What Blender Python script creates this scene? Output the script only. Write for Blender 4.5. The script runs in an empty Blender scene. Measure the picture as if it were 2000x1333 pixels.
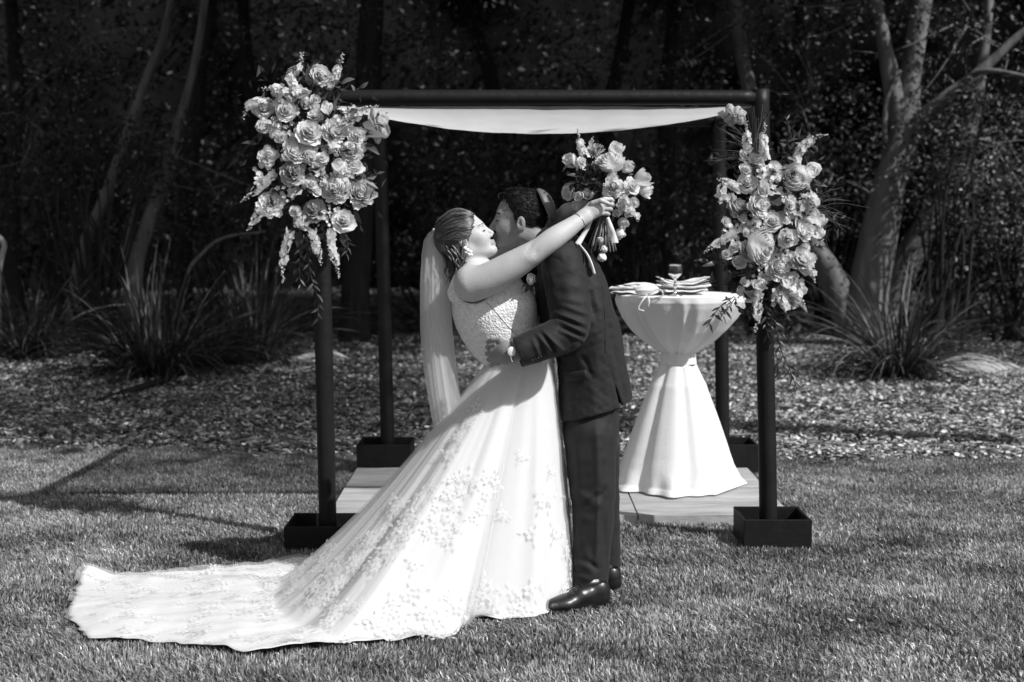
import bpy, math, random
import numpy as np
from mathutils import Vector, Matrix

# ------------------------------------------------------------------ camera, sky, sun, exposure
scene = bpy.context.scene
col = scene.collection
rng = np.random.default_rng(7)
random.seed(7)

CAM_H, PITCH, FPX = 1.6, math.radians(4.87), 2778.0
cam_data = bpy.data.cameras.new('camera')
cam_data.lens = 50.0
cam_data.sensor_width = 36.0
cam_data.clip_start = 0.1
cam_data.clip_end = 2000.0
cam_data.dof.use_dof = True
cam_data.dof.focus_distance = 5.9
cam_data.dof.aperture_fstop = 2.8
cam = bpy.data.objects.new('camera', cam_data)
cam.location = (0, 0, CAM_H)
cam.rotation_euler = (math.pi / 2 - PITCH, 0, 0)
col.objects.link(cam)
scene.camera = cam

SUN_EL, SUN_H = math.radians(45), Vector((0.83, -0.558))          # direction towards the sun
sun_dir = Vector((SUN_H.x * math.cos(SUN_EL), SUN_H.y * math.cos(SUN_EL), math.sin(SUN_EL)))
sd = bpy.data.lights.new('sun', 'SUN')
sd.energy = 4.3
sd.angle = math.radians(0.53)
sd.color = (1.0, 1.0, 1.0)
sun = bpy.data.objects.new('sun', sd)
sun.rotation_euler = (-sun_dir).to_track_quat('-Z', 'Y').to_euler()
sun.location = (12, -9, 12)
col.objects.link(sun)

world = bpy.data.worlds.new('World')
scene.world = world
world.use_nodes = True
wn, wl = world.node_tree.nodes, world.node_tree.links
wn.clear()
sky = wn.new('ShaderNodeTexSky')
sky.sky_type = 'NISHITA'
sky.sun_disc = False
sky.sun_elevation = SUN_EL
sky.sun_rotation = math.atan2(SUN_H.x, SUN_H.y)
bw = wn.new('ShaderNodeRGBToBW')                                   # black-and-white picture: neutral sky light
bg = wn.new('ShaderNodeBackground')
bg.inputs['Strength'].default_value = 0.105
wo = wn.new('ShaderNodeOutputWorld')
wl.new(sky.outputs[0], bw.inputs[0])
wl.new(bw.outputs[0], bg.inputs['Color'])
wl.new(bg.outputs[0], wo.inputs['Surface'])

scene.view_settings.view_transform = 'Standard'
scene.view_settings.look = 'None'
scene.view_settings.gamma = 1.0
scene.view_settings.exposure = 0.24
scene.render.engine = 'CYCLES'
scene.cycles.use_denoising = True
scene.cycles.max_bounces = 8
scene.cycles.transparent_max_bounces = 24
scene.cycles.caustics_reflective = False
scene.cycles.caustics_refractive = False
scene.cycles.sample_clamp_indirect = 4.0

# ------------------------------------------------------------------ pixel helpers (2000 x 1333 photograph)
_c, _s = math.cos(PITCH), math.sin(PITCH)
def ray(u, v):
    a = (u - 1000.0) / FPX
    b = -(v - 666.5) / FPX
    return np.array([a, _c + b * _s, -_s + b * _c])
def P(u, v, Y):
    d = ray(u, v)
    return np.array([0, 0, CAM_H]) + d * (Y / d[1])
def G(u, v, z=0.0):
    d = ray(u, v)
    return np.array([0, 0, CAM_H]) + d * ((z - CAM_H) / d[2])
def to_px(V):
    V = np.asarray(V, float) - np.array([0, 0, CAM_H])
    f = V[..., 1] * _c - V[..., 2] * _s
    up = V[..., 1] * _s + V[..., 2] * _c
    return 1000 + FPX * V[..., 0] / f, 666.5 - FPX * up / f

# ------------------------------------------------------------------ mesh helpers
def mesh_np(name, V, F, smooth=True, color=None):
    """F: array (m,3)/(m,4) or list of such arrays."""
    if not isinstance(F, (list, tuple)):
        F = [F]
    F = [np.asarray(f, np.int32) for f in F if len(f)]
    me = bpy.data.meshes.new(name)
    V = np.ascontiguousarray(V, np.float32)
    me.vertices.add(len(V))
    me.vertices.foreach_set('co', V.ravel())
    loops = np.concatenate([f.ravel() for f in F])
    tot = np.concatenate([np.full(len(f), f.shape[1], np.int32) for f in F])
    start = np.concatenate([[0], np.cumsum(tot)[:-1]]).astype(np.int32)
    me.loops.add(len(loops))
    me.loops.foreach_set('vertex_index', loops)
    me.polygons.add(len(tot))
    me.polygons.foreach_set('loop_start', start)
    me.polygons.foreach_set('loop_total', tot)
    me.polygons.foreach_set('use_smooth', np.full(len(tot), bool(smooth)))
    me.update(calc_edges=True)
    if color is not None:
        at = me.attributes.new('Col', 'FLOAT', 'POINT')
        at.data.foreach_set('value', np.ascontiguousarray(color, np.float32))
    me.validate()
    return me

def link(name, me, mat=None, parent=None, loc=None, rot=None, scale=None):
    o = bpy.data.objects.new(name, me)
    col.objects.link(o)
    if mat is not None and me is not None and len(me.materials) == 0:
        me.materials.append(mat)
    if loc is not None: o.location = loc
    if rot is not None: o.rotation_euler = rot
    if scale is not None: o.scale = (scale,) * 3 if np.isscalar(scale) else scale
    if parent is not None:
        o.parent = parent
        o.matrix_parent_inverse = Matrix.Translation(-ORIGIN.get(parent.name, Vector()))
    return o
ORIGIN = {}
def mk(name, V, F, mat, parent=None, smooth=True, color=None):
    o = link(name, mesh_np(name, V, F, smooth, color), mat, parent)
    return o
def thing(name, loc, label, cat, group=None):
    o = bpy.data.objects.new(name, None)
    o.empty_display_size = 0.1
    col.objects.link(o)
    o.location = loc
    ORIGIN[o.name] = Vector(loc)
    return tag(o, label, cat, group)
def tag(o, label, cat, group=None, kind=None):
    if label: o['label'] = label
    if cat: o['category'] = cat
    if group: o['group'] = group
    if kind: o['kind'] = kind
    return o
def structure(o):
    o['kind'] = 'structure'
    return o

class MB:
    """collects shapes into one mesh"""
    def __init__(s): s.V, s.T, s.Q, s.C, s.n = [], [], [], [], 0
    def add(s, V, F, c=None):
        V = np.asarray(V, float)
        F = [F] if not isinstance(F, (list, tuple)) else F
        for f in F:
            f = np.asarray(f)
            if len(f) == 0: continue
            (s.T if f.shape[1] == 3 else s.Q).append(f + s.n)
        s.V.append(V); s.n += len(V)
        s.C.append(np.full(len(V), 1.0) if c is None else np.broadcast_to(c, (len(V),)))
        return s
    def mesh(s, name, smooth=True, colr=True):
        F = ([np.concatenate(s.T)] if s.T else []) + ([np.concatenate(s.Q)] if s.Q else [])
        return mesh_np(name, np.concatenate(s.V), F, smooth, np.concatenate(s.C) if colr else None)
    def build(s, name, mat, parent=None, smooth=True):
        return link(name, s.mesh(name, smooth), mat, parent)

def grid_faces(nu, nv, wrap_u=False):
    """vertex index = i*nv + j"""
    i = np.arange(nu if wrap_u else nu - 1); j = np.arange(nv - 1)
    I, J = np.meshgrid(i, j, indexing='ij'); I = I.ravel(); J = J.ravel()
    I2 = (I + 1) % nu
    return np.stack([I * nv + J, I2 * nv + J, I2 * nv + J + 1, I * nv + J + 1], 1)

def box(c, h, rot=0.0, bevel=0.0):
    c = np.asarray(c, float); h = np.asarray(h, float)
    V = np.array([[x, y, z] for x in (-1, 1) for y in (-1, 1) for z in (-1, 1)], float) * h
    if rot:
        R = np.array([[math.cos(rot), -math.sin(rot), 0], [math.sin(rot), math.cos(rot), 0], [0, 0, 1]])
        V = V @ R.T
    F = np.array([[0, 1, 3, 2], [4, 6, 7, 5], [0, 4, 5, 1], [2, 3, 7, 6], [0, 2, 6, 4], [1, 5, 7, 3]])
    return V + c, F

def tubes(paths, radii, seg=6, caps=True):
    """paths (N,P,3), radii (N,P) -> V,F for N tubes"""
    paths = np.asarray(paths, float)
    if paths.ndim == 2: paths = paths[None]
    radii = np.broadcast_to(np.asarray(radii, float), paths.shape[:2])
    N, Pn, _ = paths.shape
    t = np.gradient(paths, axis=1)
    t /= np.linalg.norm(t, axis=2, keepdims=True) + 1e-9
    mt = t.mean(1)
    ref = np.where((np.abs(mt[:, 2:3]) < 0.8), np.array([[0, 0, 1.0]]), np.array([[1.0, 0, 0]]))
    n = np.cross(t, ref[:, None, :]); n /= np.linalg.norm(n, axis=2, keepdims=True) + 1e-9
    b = np.cross(t, n)
    a = np.arange(seg) * 2 * np.pi / seg
    V = paths[:, :, None, :] + radii[:, :, None, None] * (np.cos(a)[None, None, :, None] * n[:, :, None, :] + np.sin(a)[None, None, :, None] * b[:, :, None, :])
    V = V.reshape(-1, 3)
    base = (np.arange(N) * Pn * seg)[:, None, None]
    i = (np.arange(Pn - 1) * seg)[None, :, None]
    k = np.arange(seg)[None, None, :]
    k2 = (k + 1) % seg
    F = np.stack([base + i + k, base + i + k2, base + i + seg + k2, base + i + seg + k], -1).reshape(-1, 4)
    Fs = [F]
    if caps:
        if seg == 4:
            Fs = [np.concatenate([F, np.stack([(base[:, 0, 0] + q) for q in (3, 2, 1, 0)], 1), np.stack([(base[:, 0, 0] + (Pn - 1) * seg + q) for q in range(4)], 1)])]
        else:
            T = []
            for q in range(1, seg - 1):
                T.append(np.stack([base[:, 0, 0], base[:, 0, 0] + q + 1, base[:, 0, 0] + q], 1))
                e = base[:, 0, 0] + (Pn - 1) * seg
                T.append(np.stack([e, e + q, e + q + 1], 1))
            Fs.append(np.concatenate(T))
    return V, Fs

def spline(pts, n):
    """Catmull-Rom through pts, n samples"""
    p = np.asarray(pts, float)
    p = np.vstack([2 * p[0] - p[1], p, 2 * p[-1] - p[-2]])
    m = len(p) - 3
    t = np.linspace(0, m - 1e-6, n)
    i = t.astype(int); f = (t - i)[:, None]
    a, b, c, d = p[i], p[i + 1], p[i + 2], p[i + 3]
    return 0.5 * ((2 * b) + (-a + c) * f + (2 * a - 5 * b + 4 * c - d) * f ** 2 + (-a + 3 * b - 3 * c + d) * f ** 3)

def noise3(X, seed=0, oct=3, freq=1.0):
    """cheap smooth noise: sums of random sines"""
    r = np.random.default_rng(seed)
    X = np.asarray(X, float)
    out = np.zeros(X.shape[:-1]); amp = 1.0; tot = 0
    for o in range(oct):
        for _ in range(5):
            d = r.normal(size=X.shape[-1]); d /= np.linalg.norm(d)
            out += amp * np.sin((X @ d) * freq * (2 ** o) * r.uniform(0.7, 1.4) * 2 * np.pi + r.uniform(0, 6.28))
            tot += amp * 0.5
        amp *= 0.5
    return out / tot

def rot_to(d, roll=0.0):
    """euler that turns +Z to direction d"""
    q = Vector(d).to_track_quat('Z', 'Y')
    return (q.to_matrix() @ Matrix.Rotation(roll, 3, 'Z')).to_euler()

def in_poly(x, y, poly):
    inside = np.zeros(len(x), bool)
    px, py = poly[:, 0], poly[:, 1]
    j = len(poly) - 1
    for i in range(len(poly)):
        c = ((py[i] > y) != (py[j] > y)) & (x < (px[j] - px[i]) * (y - py[i]) / (py[j] - py[i] + 1e-12) + px[i])
        inside ^= c
        j = i
    return inside

# ------------------------------------------------------------------ signed-distance modelling (organic bodies, clothes)
class SDF:
    def __init__(s, lo, hi, h):
        s.lo = np.asarray(lo, float); s.h = h
        s.n = np.ceil((np.asarray(hi) - s.lo) / h).astype(int) + 1
        s.D = np.full(s.n, 0.25, np.float32)
        s.ax = [(s.lo[i] + h * np.arange(s.n[i])).astype(np.float32) for i in range(3)]
    def _sub(s, lo, hi):
        a = np.clip(np.floor((lo - s.lo) / s.h).astype(int), 0, s.n)
        b = np.clip(np.ceil((hi - s.lo) / s.h).astype(int) + 1, 0, s.n)
        sl = tuple(slice(a[i], b[i]) for i in range(3))
        if any(b[i] <= a[i] for i in range(3)): return None, None
        X, Y, Z = np.meshgrid(s.ax[0][sl[0]], s.ax[1][sl[1]], s.ax[2][sl[2]], indexing='ij')
        return sl, np.stack([X, Y, Z], -1)
    def put(s, fn, lo, hi, k=0.0, sub=False):
        m = 0.03 + k
        sl, X = s._sub(np.asarray(lo) - m, np.asarray(hi) + m)
        if sl is None: return s
        d = fn(X).astype(np.float32)
        a = s.D[sl]
        if sub:
            d = -d
            if k > 0:
                hh = np.maximum(k - np.abs(a - d), 0) / k
                s.D[sl] = np.maximum(a, d) + hh * hh * k * 0.25
            else: s.D[sl] = np.maximum(a, d)
        else:
            if k > 0:
                hh = np.maximum(k - np.abs(a - d), 0) / k
                s.D[sl] = np.minimum(a, d) - hh * hh * k * 0.25
            else: s.D[sl] = np.minimum(a, d)
        return s
    def cone(s, a, b, ra, rb=None, k=0.02, sub=False, sq=None):
        """round cone a->b; sq=(axis vector, factor) squashes along the axis"""
        rb = ra if rb is None else rb
        a = np.asarray(a, float); b = np.asarray(b, float)
        r = max(ra, rb)
        if sq is not None:
            ax = np.asarray(sq[0], float); ax = ax / np.linalg.norm(ax); fac = sq[1]
            mid = a
        def fn(X):
            p = X - a
            ab = b - a
            if sq is not None:
                p = p + (p @ ax)[..., None] * ax * (1 / fac - 1)
                ab = ab + (ab @ ax) * ax * (1 / fac - 1)
            L = ab @ ab + 1e-12
            t = np.clip((p @ ab) / L, 0, 1)
            q = p - t[..., None] * ab
            d = np.sqrt((q * q).sum(-1)) - (ra + t * (rb - ra))
            return d * (min(1.0, fac) if sq is not None else 1)
        e = r * (max(1, sq[1]) if sq is not None else 1)
        return s.put(fn, np.minimum(a, b) - e, np.maximum(a, b) + e, k, sub)
    def limb(s, P_, r_, k=0.02, sub=False, sq=None, n=14):
        """one smooth tapering limb through the points"""
        p = spline(P_, n); r = np.maximum(spline(np.stack([r_, r_], 1), n)[:, 0], 0.003)
        sc = np.ones(3)
        if sq is not None: sc = np.where(np.abs(np.asarray(sq[0])) > 0.5, 1 / sq[1], 1.0)
        lo = p.min(0) - r.max() / min(1.0, sc.min()); hi = p.max(0) + r.max() / min(1.0, sc.min())
        m = 0.03 + k
        sl, X = s._sub(lo - m, hi + m)
        if sl is None: return s
        d = np.full(X.shape[:-1], 0.2, np.float32)
        off = np.array([q.start for q in sl])
        p32 = p.astype(np.float32); s32 = sc.astype(np.float32)
        for i in range(n - 1):
            e = max(r[i], r[i + 1]) / min(1.0, sc.min()) + m
            a = np.clip(np.floor((np.minimum(p[i], p[i + 1]) - e - s.lo) / s.h).astype(int) - off, 0, d.shape)
            b = np.clip(np.ceil((np.maximum(p[i], p[i + 1]) + e - s.lo) / s.h).astype(int) + 1 - off, 0, d.shape)
            if (b <= a).any(): continue
            w = tuple(slice(a[q], b[q]) for q in range(3))
            q = (X[w] - p32[i]) * s32; ab = (p32[i + 1] - p32[i]) * s32
            t = np.clip((q @ ab) / (ab @ ab + np.float32(1e-12)), 0, 1)
            q -= t[..., None] * ab
            ee = np.sqrt(np.einsum('...i,...i->...', q, q)) - np.float32(r[i]) - t * np.float32(r[i + 1] - r[i])
            d[w] = np.minimum(d[w], ee * np.float32(min(1.0, 1 / sc.max())))
        return s.put(lambda X_: d, lo, hi, k, sub)
    def ell(s, c, r, R=None, k=0.02, sub=False):
        c = np.asarray(c, float); r = np.asarray(r, float)
        def fn(X):
            p = X - c
            if R is not None: p = p @ R          # columns of R are local axes
            k0 = np.sqrt(((p / r) ** 2).sum(-1)); k1 = np.sqrt(((p / (r * r)) ** 2).sum(-1)) + 1e-9
            return k0 * (k0 - 1) / k1
        e = r.max()
        return s.put(fn, c - e, c + e, k, sub)
    def plane_cut(s, p, n, k=0.0):
        """remove the side the normal points to"""
        p = np.asarray(p, float); n = np.asarray(n, float); n = n / np.linalg.norm(n)
        X, Y, Z = np.meshgrid(*s.ax, indexing='ij', sparse=True)
        d = ((X - p[0]) * n[0] + (Y - p[1]) * n[1] + (Z - p[2]) * n[2]).astype(np.float32)
        if k > 0:
            hh = np.maximum(k - np.abs(s.D - d), 0) / k
            s.D = np.maximum(s.D, d) + hh * hh * k * 0.25
        else: s.D = np.maximum(s.D, d)
        return s
    def surface(s):
        D = s.D
        D[0], D[-1], D[:, 0], D[:, -1], D[:, :, 0], D[:, :, -1] = (np.float32(0.1),) * 6
        I = D < 0
        c = np.zeros(tuple(np.array(D.shape) - 1), np.int8)
        for dx in (0, 1):
            for dy in (0, 1):
                for dz in (0, 1):
                    c += I[dx:I.shape[0] - 1 + dx, dy:I.shape[1] - 1 + dy, dz:I.shape[2] - 1 + dz]
        act = (c > 0) & (c < 8)
        idx = np.argwhere(act)
        ids = np.full(act.shape, -1, np.int32)
        ids[act] = np.arange(len(idx))
        acc = np.zeros((len(idx), 3)); cnt = np.zeros(len(idx))
        corners = [(x, y, z) for x in (0, 1) for y in (0, 1) for z in (0, 1)]
        for a in range(8):
            for ax in range(3):
                if corners[a][ax]: continue
                ca = np.array(corners[a]); cb = ca.copy(); cb[ax] = 1
                pa = idx + ca; pb = idx + cb
                va = D[pa[:, 0], pa[:, 1], pa[:, 2]]; vb = D[pb[:, 0], pb[:, 1], pb[:, 2]]
                m = (va < 0) != (vb < 0)
                t = va[m] / (va[m] - vb[m])
                q = np.repeat(ca[None].astype(float), m.sum(), 0); q[:, ax] += t
                acc[m] += q; cnt[m] += 1
        V = s.lo + s.h * (idx + acc / cnt[:, None])
        F = []
        for ax in range(3):
            o1, o2 = [(1, 2), (2, 0), (0, 1)][ax]
            sl0 = [slice(None)] * 3; sl1 = [slice(None)] * 3
            sl0[ax] = slice(0, -1); sl1[ax] = slice(1, None)
            A, B = I[tuple(sl0)], I[tuple(sl1)]
            e = np.argwhere(A != B)
            ok = (e[:, o1] > 0) & (e[:, o2] > 0) & (e[:, o1] < D.shape[o1] - 1) & (e[:, o2] < D.shape[o2] - 1)
            e = e[ok]
            flip = A[e[:, 0], e[:, 1], e[:, 2]]
            def cid(d1, d2):
                q = e.copy(); q[:, o1] += d1; q[:, o2] += d2
                return ids[q[:, 0], q[:, 1], q[:, 2]]
            quad = np.stack([cid(-1, -1), cid(0, -1), cid(0, 0), cid(-1, 0)], 1)
            quad[~flip] = quad[~flip][:, ::-1]
            F.append(quad)
        F = np.concatenate(F)
        F = F[(F >= 0).all(1)]
        return V, F

def vnormals(V, F):
    n = np.cross(V[F[:, 2]] - V[F[:, 0]], V[F[:, 3]] - V[F[:, 1]]) if F.shape[1] == 4 else np.cross(V[F[:, 1]] - V[F[:, 0]], V[F[:, 2]] - V[F[:, 0]])
    N = np.zeros_like(V)
    for k in range(F.shape[1]): np.add.at(N, F[:, k], n)
    return N / (np.linalg.norm(N, axis=1, keepdims=True) + 1e-12)
def relax(V, F, it=2, w=0.5):
    for _ in range(it):
        S = np.zeros_like(V); c = np.zeros(len(V))
        for k in range(F.shape[1]):
            a, b = F[:, k], F[:, (k + 1) % F.shape[1]]
            np.add.at(S, a, V[b]); np.add.at(c, a, 1)
            np.add.at(S, b, V[a]); np.add.at(c, b, 1)
        V = V * (1 - w) + w * S / np.maximum(c, 1)[:, None]
    return V
def ridges(V, N, segs, side=-0.2):
    """cloth folds: (u0,v0,u1,v1,width_px,amp_m) in photo pixels, on verts that look to -Y"""
    u, v = to_px(V)
    p = np.stack([u, v], 1)
    out = np.zeros(len(V))
    for (u0, v0, u1, v1, w, amp) in segs:
        a = np.array([u0, v0]); ab = np.array([u1, v1]) - a
        t = np.clip(((p - a) @ ab) / (ab @ ab), 0, 1)
        d = np.linalg.norm(p - a - t[:, None] * ab, axis=1)
        out += amp * np.exp(-(d / w) ** 2) * (np.sin(np.pi * np.clip(t, 0.06, 0.94)) ** 0.5)
    return V + N * (out * np.clip((-N[:, 1] - side) / 0.3, 0, 1))[:, None]

# ------------------------------------------------------------------ materials (black-and-white photograph: neutral greys)
MATS = {}
def mat(name, base, rough=0.7, var=0.0, scale=20.0, bump=0.0, bscale=60.0, trans=0.0, attr=False, spec=0.3, stretch=None, sheen=0.0, alpha=1.0, detail=4.0, metal=0.0, vor=0.0, transcol=None):
    m = bpy.data.materials.new(name)
    m.use_nodes = True
    nt = m.node_tree; N, L = nt.nodes, nt.links
    N.clear()
    out = N.new('ShaderNodeOutputMaterial')
    pr = N.new('ShaderNodeBsdfPrincipled')
    pr.inputs['Roughness'].default_value = rough
    pr.inputs['Specular IOR Level'].default_value = spec
    pr.inputs['Metallic'].default_value = metal
    if sheen: pr.inputs['Sheen Weight'].default_value = sheen
    tc = N.new('ShaderNodeTexCoord')
    vec = tc.outputs['Object']
    if stretch:
        mp = N.new('ShaderNodeMapping'); mp.inputs['Scale'].default_value = stretch
        L.new(vec, mp.inputs['Vector']); vec = mp.outputs[0]
    val = N.new('ShaderNodeValue'); val.outputs[0].default_value = base
    cur = val.outputs[0]
    def math_(op, a, b):
        x = N.new('ShaderNodeMath'); x.operation = op
        for i, q in enumerate((a, b)):
            if isinstance(q, (int, float)): x.inputs[i].default_value = q
            else: L.new(q, x.inputs[i])
        return x.outputs[0]
    if var:
        nz = N.new('ShaderNodeTexNoise'); nz.inputs['Scale'].default_value = scale; nz.inputs['Detail'].default_value = detail
        L.new(vec, nz.inputs['Vector'])
        f = math_('ADD', math_('MULTIPLY', math_('SUBTRACT', nz.outputs['Fac'], 0.5), 2 * var), 1.0)
        cur = math_('MULTIPLY', cur, f)
    if attr:
        at = N.new('ShaderNodeAttribute'); at.attribute_name = 'Col'
        cur = math_('MULTIPLY', cur, at.outputs['Fac'])
    cb = N.new('ShaderNodeCombineColor')
    for i in range(3): L.new(cur, cb.inputs[i])
    L.new(cb.outputs[0], pr.inputs['Base Color'])
    if bump:
        if vor:
            tx = N.new('ShaderNodeTexVoronoi'); tx.inputs['Scale'].default_value = bscale; h = tx.outputs['Distance']
        else:
            tx = N.new('ShaderNodeTexNoise'); tx.inputs['Scale'].default_value = bscale; tx.inputs['Detail'].default_value = 6; h = tx.outputs['Fac']
        L.new(vec, tx.inputs['Vector'])
        bp = N.new('ShaderNodeBump'); bp.inputs['Strength'].default_value = bump; bp.inputs['Distance'].default_value = 0.01
        L.new(h, bp.inputs['Height']); L.new(bp.outputs[0], pr.inputs['Normal'])
    sh = pr.outputs[0]
    if trans:
        tr = N.new('ShaderNodeBsdfTranslucent')
        L.new(cb.outputs[0], tr.inputs['Color'])
        mx = N.new('ShaderNodeMixShader'); mx.inputs[0].default_value = trans
        L.new(sh, mx.inputs[1]); L.new(tr.outputs[0], mx.inputs[2]); sh = mx.outputs[0]
    if alpha < 1:
        tp = N.new('ShaderNodeBsdfTransparent')
        mx = N.new('ShaderNodeMixShader'); mx.inputs[0].default_value = alpha
        L.new(tp.outputs[0], mx.inputs[1]); L.new(sh, mx.inputs[2]); sh = mx.outputs[0]
    L.new(sh, out.inputs['Surface'])
    MATS[name] = m
    return m

M = dict(
    soil=mat('soil', 0.035, 0.95, 0.5, 3.0, 0.6, 30),
    turf_soil=mat('turf_soil', 0.03, 0.95, 0.4, 8.0, 0.5, 60),
    blade=mat('grass_blade', 0.33, 0.55, attr=True, trans=0.25, spec=0.25),
    litter=mat('leaf_litter', 0.33, 0.7, attr=True, spec=0.3),
    clump=mat('clump_blade', 0.055, 0.45, attr=True, trans=0.2, spec=0.4),
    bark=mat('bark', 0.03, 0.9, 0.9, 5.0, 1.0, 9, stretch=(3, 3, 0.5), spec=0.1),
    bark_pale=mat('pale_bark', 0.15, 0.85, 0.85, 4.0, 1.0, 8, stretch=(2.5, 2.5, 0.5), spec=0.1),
    leaf=mat('tree_leaf', 0.036, 0.45, attr=True, trans=0.25, spec=0.3),
    far=mat('far_foliage', 0.008, 0.95, 0.6, 1.5, 1.0, 3, spec=0.0),
    wood=mat('dark_stained_wood', 0.009, 0.5, 0.6, 10.0, 0.25, 30, stretch=(1, 1, 1), spec=0.25),
    boxmetal=mat('dark_painted_box', 0.009, 0.6, 0.6, 14.0, 0.2, 40, spec=0.2),
    stone=mat('pale_stone', 0.36, 0.9, 0.6, 5.0, 1.0, 14, stretch=(0.5, 2.6, 1), detail=8),
    canopy=mat('canopy_cloth', 0.86, 0.8, 0.04, 4.0, 0.1, 30, trans=0.85, alpha=0.62),
    organza=mat('canopy_gather', 0.7, 0.7, trans=0.5, alpha=0.75),
    linen=mat('table_linen', 0.82, 0.85, 0.03, 8.0, 0.15, 80, trans=0.12),
    satin=mat('dress_satin', 0.78, 0.7, 0.02, 6.0, 0.06, 60, trans=0.22, spec=0.15),
    lace=mat('dress_lace', 0.84, 0.8, 0.06, 60.0, 0.1, 120, trans=0.3, alpha=0.6),
    overlay=mat('dress_tulle', 0.86, 0.8, trans=0.4, alpha=0.30),
    bodice=mat('bodice_lace', 0.80, 0.8, 0.35, 75.0, 0.4, 110, vor=1.0),
    tulle=mat('veil_tulle', 0.85, 0.8, trans=0.5, alpha=0.31),
    sheer=mat('veil_sheer', 0.8, 0.8, trans=0.4, alpha=0.16),
    skin_b=mat('bride_skin', 0.50, 0.5, 0.10, 22.0, 0.2, 160, attr=True, spec=0.35),
    skin_g=mat('groom_skin', 0.23, 0.5, 0.14, 22.0, 0.25, 160, attr=True, spec=0.35),
    hair_b=mat('bride_hair', 0.06, 0.33, attr=True, spec=0.6),
    hair_g=mat('groom_hair', 0.007, 0.5, 0.5, 60.0, 0.4, 60, stretch=(1, 1, 3), spec=0.2),
    lash=mat('dark_lash', 0.012, 0.6),
    suit=mat('suit_wool', 0.017, 0.6, 0.3, 140.0, 0.3, 420, spec=0.2, sheen=0.06),
    shoe=mat('black_leather', 0.010, 0.36, bump=0.1, bscale=60, spec=0.6),
    shirt=mat('white_shirt', 0.75, 0.7),
    kippah=mat('kippah_satin', 0.12, 0.5, 0.2, 30, spec=0.4),
    trim=mat('kippah_trim', 0.35, 0.5),
    silver=mat('silver', 0.75, 0.2, metal=1.0),
    pearl=mat('pearl', 0.85, 0.15, spec=0.6),
    petal=mat('white_petal', 0.9, 0.6, attr=True, trans=0.48, spec=0.2),
    petal_d=mat('blush_petal', 0.62, 0.6, attr=True, trans=0.35, spec=0.2),
    green=mat('dark_leaf', 0.045, 0.4, 0.2, 30, attr=True, trans=0.15, spec=0.45),
    leaf_l=mat('light_leaf', 0.16, 0.4, 0.2, 30, trans=0.2, spec=0.4),
    stem=mat('flower_stem', 0.16, 0.5, spec=0.35),
    ribbon=mat('silk_ribbon', 0.78, 0.4, trans=0.2),
    wine=mat('dark_wine', 0.03, 0.1, 0.3, 60, spec=0.8),
    stripe=mat('black_stripe', 0.015, 0.8),
    sand=mat('pale_sand', 0.36, 0.9, 0.3, 6.0, 0.6, 30),
    steel=mat('galvanised_pipe', 0.35, 0.5, 0.2, 20),
)
# ================================================================== the dress hem on the ground (needed by lawn and gown)
HEM_PX = [(1119, 1160), (1100, 1180), (1045, 1203), (980, 1207), (912, 1206), (892, 1236), (760, 1252), (620, 1263), (480, 1279), (400, 1264),
          (300, 1254), (172, 1248), (134, 1208), (148, 1158), (166, 1128), (215, 1136), (300, 1126), (400, 1119), (500, 1106), (570, 1096)]
HEM = [G(u, v, 0.03)[:2] for u, v in HEM_PX]
HEM += [np.array(p) for p in ((-0.55, 6.46), (-0.15, 6.44), (0.10, 6.38), (0.24, 6.27), (0.285, 6.16))]
HEM = np.array(HEM)

# ================================================================== ground, lawn, litter
def sheet(name, x0, x1, y0, y1, z, mtl, nx=2, ny=2, back=None):
    xs = np.linspace(x0, x1, nx); ys = np.linspace(0, 1, ny)
    X, T = np.meshgrid(xs, ys, indexing='ij')
    yb = np.full_like(X, y1) if back is None else back(X)
    Y = y0 + (yb - y0) * T
    return structure(mk(name, np.stack([X, Y, np.full_like(X, z)], -1).reshape(-1, 3), grid_faces(nx, ny), mtl, smooth=False))
sheet('ground', -400, 400, -400, 400, 0.0, M['soil'])
def lawn_edge(x):
    return 9.62 - 0.05 * x + 0.10 * np.sin(x * 1.7 + 0.6) + 0.05 * np.sin(x * 5.1) + 0.03 * np.sin(x * 13.0)
sheet('lawn', -14, 14, -8, 9.6, 0.004, M['turf_soil'], 141, 3, lawn_edge)

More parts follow.
